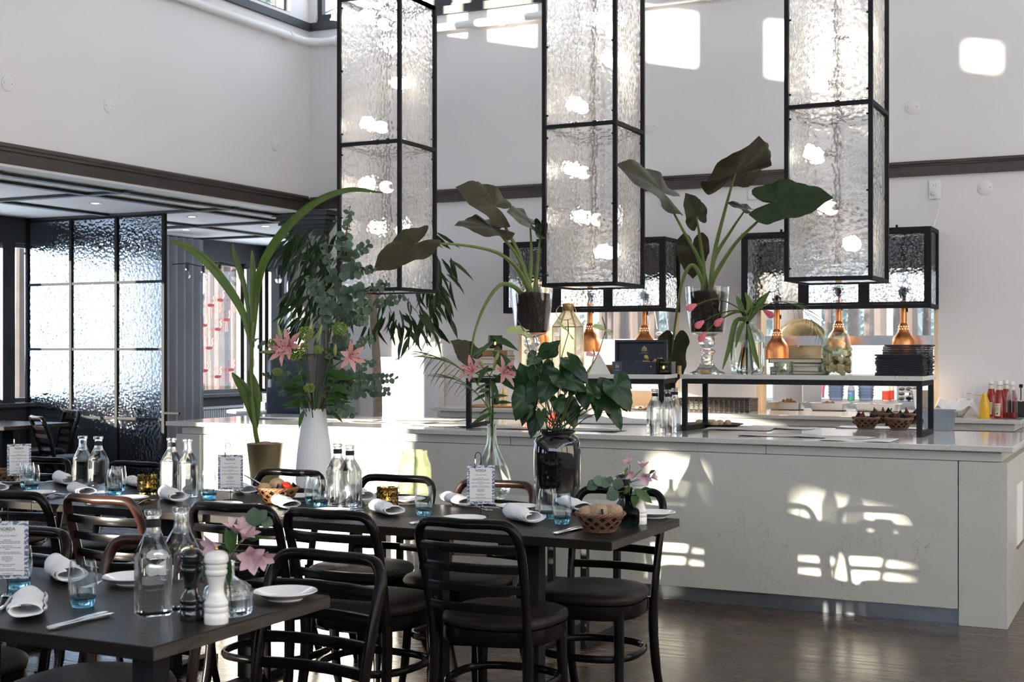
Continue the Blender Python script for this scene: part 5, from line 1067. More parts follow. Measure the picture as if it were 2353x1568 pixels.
# books
def book(loc, rz, w, d, h, cov, label, spine='left', grp='books stacked on the risers'):
    t = thing('book', label, 'book', loc, rz, grp); c = .003
    g = G().box(-w/2,-d/2,0,w/2,d/2,c).box(-w/2,-d/2,h-c,w/2,d/2,h).box(-w/2,-d/2,c,-w/2+c*1.5,d/2,h-c)
    obj('cover', g, cov, t, smooth=False); obj('page_block', G().box(-w/2+c*1.5,-d/2+.004,c,w/2-.004,d/2-.004,h-c), 'pages', t, smooth=False); return t
z = ZR; p = r2(1138, .18)
for w, h, cov, lb, dx in ((.20,.031,'book_white','pale thick book at the bottom of the stack under the candle',.0), (.205,.028,'book_purple','purple spined book second from the bottom under the candle',-.01), (.19,.026,'book_white','white book with red spot in the middle of the stack',.005), (.21,.021,'book_dark','thin dark book just below the tan one',0), (.225,.034,'book_tan','tan leather book on top of the stack, carrying a candle',-.012)):
    if cov == 'book_tan': book((p.x+dx, p.y, z), RZ2+PI/2, .15, w, h, cov, lb); z += h+.0005; continue
    book((p.x+dx, p.y, z), RZ2+random.uniform(-.08,.08), w, .15, h, cov, lb); z += h+.0005
place('can_s', mk_candle('smoke_glass', .046, .092), (p.x, p.y, z), .2, 'faceted smoky candle holder on top of the book stack', 'faceted candle holders'); zc = z
place('can_s', mk_candle('smoke_glass', .046, .092), r2(1525, .05), .5, 'faceted smoky candle holder in front of the navy box', 'faceted candle holders')
z = ZR; p = r1(1838, 7.90)
for w, h, cov, lb, rz in ((.31,.020,'book_dark','dark brown book at the bottom behind the crystal candle',.05), (.30,.024,'book_white','white book second from the bottom behind the crystal candle',-.12), (.27,.022,'book_green','green grey book third from the bottom behind the crystal candle',.1), (.32,.026,'book_dark','dark covered book on top behind the crystal candle',-.05)):
    book((p.x, p.y, z), rz, w, .2, h, cov, lb); z += h+.0005
place('can_c', mk_candle('crystal', .048, .078), r1(1804, 7.70), .2, 'clear crystal candle holder in front of the books', 'faceted candle holders')
# brass and glass lantern
lp = r2(1305, .17); t = thing('candle_lantern', 'hexagonal brass and glass lantern with ring handle on the riser', 'lantern', lp, RZ2)
hx = [(.094*math.cos(PI/3*k+.3), .094*math.sin(PI/3*k+.3)) for k in range(6)]
obj('base_plate', G().prism([(x*1.05,y*1.05) for x,y in hx], 0, .014), 'brass', t, smooth=False)
for k in range(6):
    a, b = Vector((*hx[k],0)), Vector((*hx[(k+1)%6],0)); up = Vector((0,0,1))
    obj('edge_bar', G().tube([a+up*.014, a+up*.285, a*.30+up*.385], .0032, 6), 'brass', t); obj('edge_bar', G().tube([a+up*.285, b+up*.285], .003, 6), 'brass', t)
    obj('glass_pane', G().add([a*.97+up*.016, b*.97+up*.016, b*.97+up*.282, a*.97+up*.282, a*.95+up*.016, b*.95+up*.016, b*.95+up*.282, a*.95+up*.282], [(0,1,2,3),(7,6,5,4),(0,4,5,1),(1,5,6,2),(2,6,7,3),(3,7,4,0)]), 'lantern_glass', t, smooth=False)
    obj('roof_pane', G().add([a*.97+up*.287, b*.97+up*.287, b*.30+up*.383, a*.30+up*.383, a*.95+up*.287, b*.95+up*.287, b*.28+up*.383, a*.28+up*.383], [(0,1,2,3),(7,6,5,4),(0,4,5,1),(1,5,6,2),(2,6,7,3),(3,7,4,0)]), 'lantern_glass', t, smooth=False)
obj('cap', G().lathe([(.030,.383),(.032,.386),(.032,.425),(.028,.428),(.001,.428)], 24), 'brass', t)
obj('ring_handle', G().tube([(.062*math.cos(a), -.045+.012*math.sin(a), .385+.05*math.sin(a)-.01) for a in [2*PI*i/36 for i in range(36)]], .0022, 6, closed=True), 'brass', t)
cd = obj('candle', G().lathe([(.024,.014),(.024,.10),(.02,.101),(.001,.1)], 20), 'wax', t); obj('flame', G().lathe([(.001,.102),(.004,.108),(.0045,.114),(.001,.128)], 8), 'flame', cd)
py_ = r2(1376, .14); o = obj('stone_pyramid', G().add([(-.064,-.064,0),(.064,-.064,0),(.064,.064,0),(-.064,.064,0),(0,0,.128)], [(3,2,1,0),(0,1,4),(1,2,4),(2,3,4),(3,0,4)]), 'stone_top', smooth=False); o.location = py_; o.rotation_euler = (0,0,.5); tag(o, 'small pale stone pyramid beside the navy box', 'ornament')
# navy presentation box with corks
nb = r2(1480, .20); t = thing('presentation_box', 'open navy blue presentation box filled with corks', 'box', nb, RZ2); W_, D_ = .36, .13
g = G().box(-W_/2,-D_/2,0,W_/2,D_/2,.004).box(-W_/2,-D_/2,.004,W_/2,-D_/2+.005,.074).box(-W_/2,D_/2-.005,.004,W_/2,D_/2,.074).box(-W_/2,-D_/2+.005,.004,-W_/2+.005,D_/2-.005,.074).box(W_/2-.005,-D_/2+.005,.004,W_/2,D_/2-.005,.074); obj('box_tray', g, 'navy_box', t, smooth=False)
y0 = D_/2+.002; g = G().box(-W_/2-.015,y0+.04,.074,W_/2-.055,y0+.045,.205).box(-W_/2-.015,y0,.074,-W_/2,y0+.04,.205).box(W_/2-.07,y0,.074,W_/2-.055,y0+.04,.205).box(-W_/2,y0,.19,W_/2-.07,y0+.04,.205).box(-W_/2,y0,.074,W_/2-.07,y0+.04,.079)
ld = obj('box_lid', g, 'navy_box', t, smooth=False)
g = G()
for k in range(5): g.tube([(-.02+.0048*(k-2)*1.6,y0+.0385,.142),(-.02+.0048*(k-2),y0+.0385,.16+.004*(2-abs(k-2)))], .002, 5)
g.box(-.036,y0+.0385,.137,-.004,y0+.0395,.1405).ball((-.02,y0+.038,.168), .003, 8, 5).box(-.040,y0+.0385,.128,.0,y0+.0392,.1292).box(-.05,y0+.0385,.1235,.01,y0+.0392,.1245)
obj('gilt_crest', g, 'gold_print', ld); tg = obj('front_tag', G().box(-W_/2-.001,-D_/2-.002,.001,-W_/2+.058,-D_/2-.0002,.073), 'tag_slate', t, smooth=False)
o = obj('lettering', text_mesh('20', .022), 'paper', tg, smooth=False); o.location = (-W_/2+.029,-D_/2-.0024,.044); o.rotation_euler = (PI/2,0,0)
obj('rule_line', G().box(-W_/2+.015,-D_/2-.0025,.022,-W_/2+.043,-D_/2-.0021,.0232).box(-W_/2+.020,-D_/2-.0025,.059,-W_/2+.038,-D_/2-.0021,.0600), 'paper', tg, smooth=False); obj('stud', G().ball((.055,-D_/2-.001,.045), .004), 'chrome', t)
CORK = G().lathe([(.0105,0),(.0115,.002),(.0115,.042),(.0105,.044)], 12).mesh('cork')
def cork(loc, e, label, grp, sc=1):
    o = obj('cork', CORK, 'cork'); o.location = loc; o.rotation_euler = e; o.scale = (sc,)*3; tag(o, label, 'cork', grp)
rc = random.Random(5)
for k in range(20):
    q = nb+r2d*(-.105+.0125*k*.9)+r2n*rc.uniform(-.03,.03)+Vector((0,0,.035+.05*(k % 2)*rc.random()+.02)); cork(q, (PI/2+rc.uniform(-.4,.4), rc.uniform(-.3,.3), rc.uniform(0,PI)), 'loose wine cork lying in the open navy box', 'corks in the navy box')
kb = obj('kraft_box', G().box(-.06,-.045,0,.06,.045,.052), 'kraft', smooth=False, bevel=.002); kb.location = r2(1401, .30); kb.rotation_euler = (0,0,RZ2); tag(kb, 'low brown cardboard box behind the stone pyramid', 'box')
cork(r2(1561, .12)+Vector((0,0,0)), (0,0,0), 'single upright cork at the end of the riser beside the navy box', 'single corks', 1.15)
cork(r1(1628, 7.72)+Vector((-.03,-.05,.0125)), (0,PI/2,.0), 'single cork lying under the glass goblet foot', 'single corks', 1.1)
# cork jar
thin('aqua_thin', (.94,.985,.965), .5, (.8,1,.92))
jc = r1(1923, 7.82); o = obj('cork_jar', G().lathe([(.078,0),(.086,.004),(.089,.012),(.0895,.13),(.087,.15),(.076,.185),(.070,.205),(.0705,.245),(.0725,.248),(.069,.248),(.0665,.205),(.072,.184),(.083,.15),(.0855,.13),(.085,.014),(.001,.008)], 40), 'aqua_thin', ang=70); o.location = jc; tag(o, 'aqua glass jar half filled with wine corks', 'jar')
for k in range(75):
    r = .066*math.sqrt(rc.random()); a = rc.uniform(0,2*PI); z = .022+.135*(k/75)+rc.uniform(-.005,.005)
    if k % 3: r = .066
    an = a+rc.uniform(-.6,.6)+PI/2; ln = Vector((math.cos(an)*.021*1.1, math.sin(an)*.021*1.1, 0)); q = jc+Vector((r*math.cos(a), r*math.sin(a), z))-ln; cork(q, (0, PI/2+rc.uniform(-.5,.5), an), 'wine cork inside the aqua glass jar', 'corks in the glass jar', 1.1)
# black napkins
FN = G().box(-.13,-.075,0,.13,.075,.0085).mesh('fn', False)
for px, y, n_, lb in ((2072,7.72,13,'folded black napkin in the shorter front stack'), (2088,7.93,19,'folded black napkin in the taller back stack')):
    for k in range(n_):
        o = obj('folded_napkin', FN, 'black_cloth', bevel=.0025); q = r1(px, y); o.location = (q.x+rc.uniform(-.006,.006), q.y+rc.uniform(-.004,.004), ZR+.0092*k); o.rotation_euler = (0,0,rc.uniform(-.02,.02)); tag(o, lb, 'napkin', 'stacked black napkins on the riser')
# papers on the bar
def paper(px, py, w, d, rz, label):
    c = on_z(px, py, .9165); s = rc.random()*9
    g = G().sheet(lambda u,v: ((u-.5)*w+.004*math.sin(v*9+s), (v-.5)*d+.006*math.sin(u*17+s), .0012+.0025*(1+math.sin(u*7+s+v*3))*(abs(u-.5)+abs(v-.5))), 20, 10); o = obj('paper_sheet', g, 'paper', solid=.0006); o.location = c; o.rotation_euler = (0,0,rz); tag(o, label, 'paper', 'paper sheets spread on the bar')
for px, py, w, d, rz, lb in ((1700,986,.40,.28,.1,'paper sheet on the bar behind the riser leg beside the water bottles'), (1790,984,.42,.20,-.1,'paper sheet at the back of the bar below the hatch pans'), (1790,1001,.44,.22,.15,'paper sheet on the bar front below the tulip riser'), (1905,1005,.46,.2,-.15,'paper sheet on the bar in front of the napkin baskets'), (2030,984,.55,.22,.05,'paper sheet under the small napkin baskets'),
                             (800,966,.5,.22,.05,'paper sheet on the bar behind the fluted vase'), (905,970,.6,.2,-.05,'paper sheet on the bar below the tree trunk'), (985,965,.5,.24,.1,'paper sheet on the bar left of the riser foot'), (1010,978,.5,.18,-.1,'paper sheet at the front edge near the riser foot'), (1170,984,.45,.2,.05,'paper sheet on the bar behind the teardrop vase'), (1330,988,.55,.2,-.04,'paper sheet on the bar behind the black urn'), (660,962,.5,.2,.1,'paper sheet on the bar behind the palm seedling')):
    paper(px, py, w, d, rz, lb)
e = on_z(1985,1010,.917)
def dr(u, v):
    x = -.34+.62*u; y = (.16-.30*v); ov = max(0, (e.y+y*-1*0)*0); yy = e.y-.02+.14-.30*v; hang = max(0, 7.072-yy)*(.35+.9*u); return (e.x+x*.6, max(yy, 7.066-.002*v), .9175+.002*math.sin(u*9)-hang*1.6)
o = obj('paper_sheet', G().sheet(dr, 18, 14), 'paper', solid=.0006); tag(o, 'paper sheet hanging over the front edge of the bar', 'paper', 'paper sheets spread on the bar')
def crump(u, v): return ((u-.5)*.6, (v-.5)*.32, .004+.05*max(0, math.sin(u*3.1)*math.sin(v*3.1))*(.6+.6*mnoise.noise(Vector((u*5,v*5,3)))))
o = obj('paper_wrap', G().sheet(crump, 26, 18), 'paper', solid=.0008); o.location = on_z(1415,972,.916); o.rotation_euler = (0,0,.2); tag(o, 'crumpled sheet of wrapping paper on the bar behind the anthurium', 'paper')
for bi, (px, py, lb) in enumerate(((1990,985,'small wicker basket of dark napkins at the front left of the group on the bar'), (2066,987,'small wicker basket of dark napkins nearest the riser leg at the front'), (2028,973,'small wicker basket of dark napkins half hidden between the front two'), (2088,975,'small wicker basket of dark napkins behind the riser leg'))):
    b = place('bas', mk_basket('wicker'), on_z(px,py,.9175), rc.random()*3, lb, 'wicker napkin baskets on the bar'); b.scale = (.92,.92,1)
    for k in range(5): a = k*1.3; cloth(b, .045*math.cos(a), .045*math.sin(a), .02, .115, a, 'brown_cloth' if k % 2 else 'black_cloth', 'dark paper napkin standing in the '+('front left','front right','half hidden','rearmost')[bi]+' small wicker basket on the bar')
tn = on_z(2158,989,.915); t = thing('zinc_tin', 'grey zinc tin at the end of the bar behind the riser', 'tin', tn, .05); g = G()
for a, b in (((-.085,-.055),(.085,.055)),): 
    pr = [(.88,0),(.9,.002),(1,.115),(1.03,.116),(1.03,.124),(.99,.124),(.97,.116),(.87,.006)]
    vs_ = []; n = 0
    for s_, z_ in pr: vs_ += [(-.09*s_,-.06*s_,z_),(.09*s_,-.06*s_,z_),(.09*s_,.06*s_,z_),(-.09*s_,.06*s_,z_)]
    fs = [(k*4+i, k*4+(i+1)%4, k*4+4+(i+1)%4, k*4+4+i) for k in range(len(pr)-1) for i in range(4)]+[(3,2,1,0), tuple(range(len(pr)*4-4, len(pr)*4))]; g.add(vs_, fs)
obj('tin_body', g, 'zinc', t, smooth=False); obj('tin_handle', G().tube([(.092,-.03,.11),(.105,-.03,.10),(.108,0,.085),(.105,.03,.10),(.092,.03,.11)], .003, 6), 'zinc', t)
tr = on_z(1636,980,.915); t = thing('serving_tray', 'black tray of pale rolls on the bar below the dark wicker tray', 'tray', tr); obj('tray_dish', G().lathe([(.15,0),(.19,.012),(.20,.018),(.195,.018),(.15,.006),(.001,.006)], 36), 'black_tray', t)
for k in range(11):
    o = obj('canape', RM[k % 3].copy(), 'food_pale'); o.data.materials.clear(); o.data.materials.append(M['food_pale']); a = k*2.4; r = .035*math.sqrt(k); o.location = (tr.x+r*math.cos(a), tr.y+r*math.sin(a), .915+.024); o.scale = (.75,.75,.65); o.rotation_euler = (0,0,k); tag(o, 'pale bread piece on the black tray', 'bread', 'bread pieces on the tray')
for px, py in ((1217,968),(1272,968)): 
    o = obj('tomato', G().lathe([(.003,.002),(.02,0),(.033,.012),(.036,.026),(.03,.045),(.014,.054),(.003,.05)], 20), 'red_pepper'); o.location = on_z(px,py,.915); tag(o, 'red tomato on the bar behind the urn, '+('left of' if px < 1250 else 'behind')+' the anthurium stems', 'tomato', 'tomatoes on the bar')
for px, py in ((1020,984),):
    o = obj('knife', KM, 'chrome'); o.location = on_z(px,py,.9195); o.rotation_euler = (0,0,-PI/2); tag(o, 'steel knife lying on the bar near the riser foot', 'knife')
# dark wicker tray on back counter
wb = on_z(1655,946,.915); wb.y = 10.13; t = thing('wicker_tray', 'long dark wicker tray on the back counter between the hatches', 'basket', (wb.x-.02, 10.12, .915)); L_, B_, H_ = .56, .22, .10
for (x0,y0_,x1,y1_) in ((-L_/2,-B_/2,L_/2,-B_/2),(L_/2,-B_/2,L_/2,B_/2),(L_/2,B_/2,-L_/2,B_/2),(-L_/2,B_/2,-L_/2,-B_/2)):
    a, b = Vector((x0,y0_,0)), Vector((x1,y1_,0)); g = G(); d = (b-a); nn = d.cross(Vector((0,0,1))).normalized(); m_ = int(d.length/.02)
    for k in range(9): g.tube([a+d*(i/(m_*2))+nn*(.004*math.sin(i*PI/2+k*PI))+Vector((0,0,.008+k*.0105)) for i in range(m_*2+1)], .0048, 5)
    o = obj('woven_side', g, 'dark_wicker', t); o['kind'] = 'stuff'
    g = G()
    for i in range(0, m_+1, 2): g.tube([a+d*(i/m_), a+d*(i/m_)+Vector((0,0,H_))], .004, 5)
    o = obj('stakes', g, 'steel', t); o['kind'] = 'stuff'; obj('rim', G().tube([a+Vector((0,0,H_)), b+Vector((0,0,H_))], .008, 6), 'dark_wicker', t)
obj('tray_floor', G().box(-L_/2,-B_/2,.002,L_/2,B_/2,.006), 'dark_wicker', t, smooth=False)
# condiments
def squeeze(loc, label, mat, H, R, cap, lab, capm='white_paint', level=1):
    t = thing('sauce_bottle', label, 'bottle', loc, -.3, 'sauce bottles on the back counter'); k = H/.25; q = R/.04
    pr = [(.034*q,0),(.038*q,.004*k),(.038*q,.115*k),(.034*q,.145*k),(.022*q,.185*k),(.0165*q,.205*k),(.0165*q,.222*k)]
    if mat == 'mustard': pr = [(.038*q,0),(.04*q,.005),(.04*q,.12*k),(.036*q,.15*k),(.026*q,.18*k),(.024*q,.19*k),(.022*q,.21*k),(.001,.212*k)]
    if level < 1: obj('sauce', G().lathe([(.032*q,.004),(.035*q,.006),(.035*q,.04*k),(.001,.04*k)], 24), 'ketchup', t); obj('bottle_body', G().lathe(pr, 28), 'frosted_clear', t)
    else: obj('bottle_body', G().lathe(pr, 28), mat, t)
    if cap == 'screw':
        obj('neck_label', G().lathe([(.0172*q,.188*k),(.0208*q,.189*k),(.0172*q,.218*k),(.0168*q,.218*k)], 20, cap=False), 'label_cream', t); obj('cap', G().lathe([(.018*q,.222*k),(.0185*q,.225*k),(.0185*q,.246*k),(.016*q,.249*k),(.001,.25*k)], 20), capm, t)
    else: obj('flip_cap', G().box(-.075,-.006,.20*k,-.0,.006,.206*k).lathe([(.014,.206*k),(.01,.222*k),(.001,.223*k)], 12), mat, t)
    if lab:
        R_ = .0386*q; g = G(); a0 = -PI/2; sh = [(-.50,.014),(.50,.014),(.62,.075),(.55,.085),(.45,.095),(-.45,.095),(-.55,.085),(-.62,.075)]
        def fn(u, v): w = .46+.16*v; a = a0+(u-.5)*2*w; return (R_*math.cos(a), R_*math.sin(a), (.014+.085*v)*k)
        lbm = obj('front_label', G().sheet(fn, 10, 4), lab, t)
        if lab == 'label_cream':
            for s, z_, sz in (('HEINZ',.086,.0125),('TOMATO',.064,.0125),('KETCHUP',.052,.0085)):
                me = text_mesh(s, sz); 
                for v in me.vertices: a = a0+v.co.x/R_; v.co = ((R_+.0006)*math.cos(a), (R_+.0006)*math.sin(a), v.co.y+z_*k)
                obj('lettering', me, 'ink', lbm, smooth=False)
            obj('tomato_mark', G().ball((0,-R_-.0002,.030*k), .006, 10, 6, (1,.15,1)), 'ketchup', lbm)
    return t
glass('frosted_clear', (.93,.94,.95), 1.3, .05, .5)
Q = lambda px, py: on_z(px, py, .915)
squeeze(Q(2262,961.5), 'yellow mustard squeeze bottle with open flip cap', 'mustard', .20, .036, 'flip', 'label_olive'); squeeze(Q(2278,957), 'ketchup bottle with white cap just behind the mustard', 'ketchup', .262, .038, 'screw', 'label_cream'); squeeze(Q(2297,961), 'full ketchup bottle with its label facing the room', 'ketchup', .262, .042, 'screw', 'label_cream'); squeeze(Q(2312,957), 'ketchup bottle half hidden between full and empty ones', 'ketchup', .262, .038, 'screw', None); squeeze(Q(2325,962), 'nearly empty clear ketchup bottle at the counter end', 'ketchup', .262, .04, 'screw', None, level=.2)
tb = thing('sauce_caddy', 'small black caddy of red capped hot sauce bottles', 'caddy', Q(2346,958), 0); obj('caddy_box', G().box(-.055,-.04,0,.055,-.037,.11).box(-.055,.037,0,.055,.04,.11).box(-.055,-.04,0,.055,.04,.004).box(-.055,-.04,0,-.052,.04,.11), 'black_tray', tb, smooth=False); obj('caddy_handle', G().tube([(0,0,0),(0,0,.21)], .004, 6).lathe([(.001,.205),(.013,.21),(.013,.232),(.001,.235)], 12), 'black_metal', tb)
for k in range(3): o = squeeze(Q(2346,958)+Vector((-.034+.034*k,-.012,.006)), ('first','second','third')[k]+' small hot sauce bottle in the black caddy', 'ketchup', .13, .014, 'screw', None, 'red_plastic')
wb = thing('serving_bowl', 'white bowl on the back counter below the socket', 'bowl', Q(2195,957)); obj('bowl_shell', G().lathe([(.05,0),(.06,.004),(.10,.06),(.115,.10),(.11,.10),(.09,.055),(.001,.01)], 32), 'porcelain', wb); obj('scoop', G().lathe([(.03,.08),(.04,.1),(.035,.13),(.02,.135),(.001,.13)], 16, c=(.04,.03,0)), 'porcelain', wb)
wq = Vector(wb.location)
def drape(u, v):
    x, y = (u-.5)*.34, (v-.5)*.34; c, s = math.cos(.75), math.sin(.75); X, Y = x*c-y*s, x*s+y*c; r = math.hypot(X, Y); z = .105+.02*mnoise.noise(Vector((X*14,Y*14,1)))+.018*math.sin(math.atan2(Y,X)*5)*min(1,r/.1) if r < .125 else .105-(r-.125)*.85; f = 1 if r < .125 else (.125+(r-.125)*.35)/r; return (wq.x+X*f, wq.y+Y*f, max(.915+z+.012*math.sin(math.atan2(Y,X)*7)*(r > .11), .918))
o = obj('cloth_napkin', G().sheet(drape, 30, 30), 'linen', solid=.0015, ang=80); tag(o, 'white cloth napkin draped over the bowl on the back counter', 'napkin')
# hatch: pans, lid, shelf strip
for k, (px, w) in enumerate(((1809,.27),(1906,.28),(2017,.34))):
    c = on_z(px, 938, .915); c.y = 10.66; c = Vector((on_y(px,938,10.66).x, 10.66, .916)); lb = ('steel pan of roast nearest the hatch pier','steel pan in the middle of the hatch','steel pan nearest the napkin stack')[k]; t = thing('steel_pan', lb, 'pan', c, 0, 'steel pans in the hatch'); pr = [(.86,0),(.93,.006),(.97,.055),(1.06,.056),(1.06,.06),(.94,.06),(.88,.02)]; vs_ = []; n = 24
    for s_, z_ in pr:
        for x, y in sq_ring(w/2*s_, .11*s_, 7, n): vs_.append((x, y, z_))
    obj('pan_body', G().add(vs_, [(a*n+i, a*n+(i+1)%n, (a+1)*n+(i+1)%n, (a+1)*n+i) for a in range(len(pr)-1) for i in range(n)]+[tuple(range(n-1,-1,-1)), tuple(range((len(pr)-1)*n, len(pr)*n))]), 'steel', t)
    f = obj('roast_food', G().sheet(lambda u,v: ((u-.5)*w*.82, (v-.5)*.17, .03+(.055 if k == 0 else .038)*max(0,math.sin(u*PI)*math.sin(v*PI))*(.8+.8*mnoise.noise(Vector((u*9+k*3,v*7,k))))), 26, 16), 'food_brown'); f.location = c; tag(f, 'brown roast food heaped in the '+('pier side','middle','far')[k]+' steel pan', 'food', 'food in the pans'); f['kind'] = 'stuff'
o = obj('pass_shelf', G().box(H2[0]+.035,10.41,1.43,H2[1]-.035,10.425,1.505), 'steel', smooth=False); tag(o, 'narrow polished steel shelf edge across the hatch', 'shelf')
lc = on_y(1840,790,10.75); o = obj('lid_ledge', G().box(lc.x-.25,10.62,1.19,lc.x+.25,10.9,1.2), 'steel', smooth=False); tag(o, 'thin steel ledge carrying the big pan lid in the hatch', 'shelf')
t = thing('pan_lid', 'large round brass toned pan lid standing behind the steel shelf', 'lid', (lc.x,10.75,1.201)); R_ = .225
g = G().lathe([(R_,0),(R_,.008),(R_-.015,.012),(R_-.025,.03),(R_-.06,.05),(.05,.07),(.001,.075)], 48); mt = Matrix.Translation((0,0,R_)) @ Matrix.Rotation(math.radians(78),4,'X'); g.v = [tuple(mt @ Vector(v)) for v in g.v]; obj('lid_dome', g, 'antique_brass', t)
g = G().lathe([(.012,.075),(.010,.09),(.03,.10),(.032,.11),(.02,.118),(.001,.12)], 20); g.v = [tuple(mt @ Vector(v)) for v in g.v]; obj('knob', g, 'chrome', t)
# kitchen fittings
KW = obj('kitchen_worktop', G().box(-6.8,12.85,.86,.15,13.58,.90).box(-6.7,12.9,0,.1,13.5,.86), 'steel', smooth=False); tag(KW, 'steel worktop along the kitchen window', 'worktop')
for x in (-4.6,-2.2): o = thing('kitchen_fill', 'added tube lamp brightening the kitchen, '+('left' if x < -3 else 'right')+' hatch', 'fill lamp', (x,12.0,2.55)); obj('lamp_tray', G().box(-.65,-.07,.02,.65,.07,.05), 'white_paint', o, smooth=False); obj('tube', G().tube([(-.6,0,.0),(.6,0,.0)], .02, 8), 'kitchen_fill_glow', o)  # lamps out of view, added to brighten the kitchen wall
fr = obj('steel_fridge', G().box(-2.96,10.95,0,-2.70,11.6,2.0), 'steel', smooth=False, bevel=.01); tag(fr, 'tall steel cabinet at the hatch pier inside the kitchen', 'fridge')
ov = obj('bakery_rack', G().box(-6.0,11.2,0,-5.1,11.9,2.2), 'reveal', smooth=False, bevel=.01); tag(ov, 'pale wooden cupboard inside the kitchen behind the goblet', 'cupboard')
tw = obj('tile_pillar', G().box(-1.50,11.3,0,-1.25,11.8,2.6), 'tile_cream', smooth=False); tw['kind'] = 'structure'
def on_kw(px, y=13.2): p = on_y(px, 900, y); return Vector((p.x, y, .90))
def tub_stack(px, n_, label, r=.075):
    for k in range(n_):
        o = obj('plastic_tub', G().lathe([(r*.8,0),(r*.97,.05),(r*1.05,.052),(r*1.05,.058),(r*.96,.058),(r*.78,.004),(.001,.003)], 24), 'frosted_tub'); o.location = on_kw(px)+Vector((0,0,.028*k)); tag(o, label, 'tub', 'stacked plastic tubs in the kitchen')
tub_stack(1921, 6, 'translucent plastic tub in the stack by the tap'); tub_stack(1990, 5, 'translucent plastic tub in the stack by the detergent')
t = thing('detergent_bottle', 'clear detergent bottle with blue and green label', 'bottle', on_kw(1956)); obj('bottle_body', G().lathe([(.03,0),(.034,.004),(.034,.10),(.028,.13),(.016,.15),(.014,.165),(.001,.166)], 20), 'frosted_tub', t); l = obj('label', G().lathe([(.0346,.03),(.0346,.095)], 20, cap=False), 'blue_plastic', t); o = obj('lettering', text_mesh('DIZZY', .018), 'paper', l, smooth=False); o.location = (-.012,-.0352,.07); o.rotation_euler = (PI/2,0,-.3); obj('label_foot', G().lathe([(.0347,.006),(.0347,.03)], 20, cap=False), 'green_plastic', t)
for px, lb in ((2036,'cream plastic milk bottle with red label, front one'), (2046,'cream plastic milk bottle with red label behind another')):
    t = thing('milk_bottle', lb, 'bottle', on_kw(px, 13.15 if px < 2040 else 13.35), 0, 'milk bottles in the kitchen'); obj('bottle_body', G().lathe([(.034,0),(.036,.004),(.036,.13),(.028,.165),(.018,.19),(.018,.205),(.001,.206)], 20), 'milk_plastic', t); obj('label', G().lathe([(.0365,.015),(.0365,.10)], 20, cap=False), 'red_plastic', t)
t = thing('food_container', 'square plastic container of potatoes on the kitchen worktop', 'container', on_kw(2088)); obj('container_box', G().box(-.10,-.08,0,.10,.08,.16), 'frosted_tub', t, smooth=False, bevel=.01); obj('paper_label', G().box(-.02,-.083,.06,.015,-.081,.09), 'paper', t, smooth=False)
for k in range(9):
    o = obj('potato', RM[k % 3], 'rye_bread'); q = on_kw(2088)+Vector((-.06+.06*(k % 3), rc.uniform(-.04,.04), .03+.045*(k//3))); o.location = q; o.scale = (.8,.8,.7); tag(o, 'potato inside the square plastic container', 'potato', 'potatoes in the container')
o = obj('steel_bowl', G().lathe([(.05,0),(.06,.004),(.10,.16),(.106,.165),(.095,.163),(.055,.01),(.001,.008)], 28), 'steel'); o.location = on_y(2130,930,11.0); o.location.z = .916; o.location.y = 10.85; tag(o, 'tall steel bowl at the hatch side behind the riser leg', 'bowl')
t = thing('tap', 'chrome mixer tap on the kitchen worktop', 'tap', on_kw(1862)); obj('tap_column', G().tube([(0,0,0),(0,0,.16)], .016, 10), 'chrome', t); obj('spout', G().tube(bez([(0,0,.13),(.05,-.02,.19),(.1,-.05,.12)],8), .01, 8), 'chrome', t); obj('lever', G().cbox((0,0,.175),(.02,.05,.015)), 'chrome', t, smooth=False)
t = thing('spray_hose', 'steel spray hose bracket beside the kitchen tap', 'tap', on_kw(1830)); obj('hose', G().tube([(0,0,.02),(0,0,.6)], .012, 8), 'steel', t); obj('bracket', G().box(-.09,-.01,.06,.04,.01,.08), 'steel', t, smooth=False)
t = thing('rubber_gloves', 'pink rubber gloves hanging behind the kitchen tap', 'gloves', on_kw(1884,13.3)); obj('glove_cuff', G().tube([(0,0,.02),(-.02,0,.1),(-.05,0,.18)], [.02,.035,.045], 8, flat=.5), 'pink_rubber', t); obj('glove_hand', G().tube([(.03,0,.02),(.03,0,.1),(.04,0,.17)], [.02,.03,.04], 8, flat=.5), 'pink_rubber', t)
for px, z0, lb in ((1535,1.60,'steel ladle hanging in the far hatch opening'), (1510,1.58,'wire whisk hanging in the far hatch opening')):
    c = on_y(px, 720, 10.7); t = thing('hanging_utensil', lb, 'utensil', (c.x,10.7,1.55)); obj('handle', G().tube([(-.03,0,.2),(0,0,.02)], .004, 6), 'chrome', t); obj('head', G().ball((.02,0,-.02), .035, 12, 8, (1,.7,.5)), 'chrome', t)
# ================================================================ wall fittings
plain('socket_white', (.8,.8,.78), .35, var=.01)
def disc(p, ax, label):
    g = G().lathe([(.055,0),(.055,.004),(.052,.006),(.001,.006)], 28); mt = Matrix.Rotation(PI/2,4,'X') if ax == 'y' else Matrix.Rotation(PI/2,4,'Y'); g.v = [tuple(mt @ Vector(v)) for v in g.v]
    t = obj('cover_disc', g, 'wall_paint'); t.location = p; tag(t, label, 'cover plate', 'round cover plates on the walls')
    for s in (-1,1): o = obj('screw', G().ball((0,0,0), .004, 6, 4), 'zinc', t); o.location = (s*.035,-.006,0) if ax == 'y' else (.006,s*.035,0)
for px, py, lb in ((1494,290,'round wall plate beside the middle lantern'), (2097,246,'round wall plate high on the wall beyond the lanterns'), (2264,432,'round wall plate just under the dark rail'), (738,505,'round wall plate beside the pilaster capital')): disc(on_y(px,py,YB-.0005), 'y', lb)
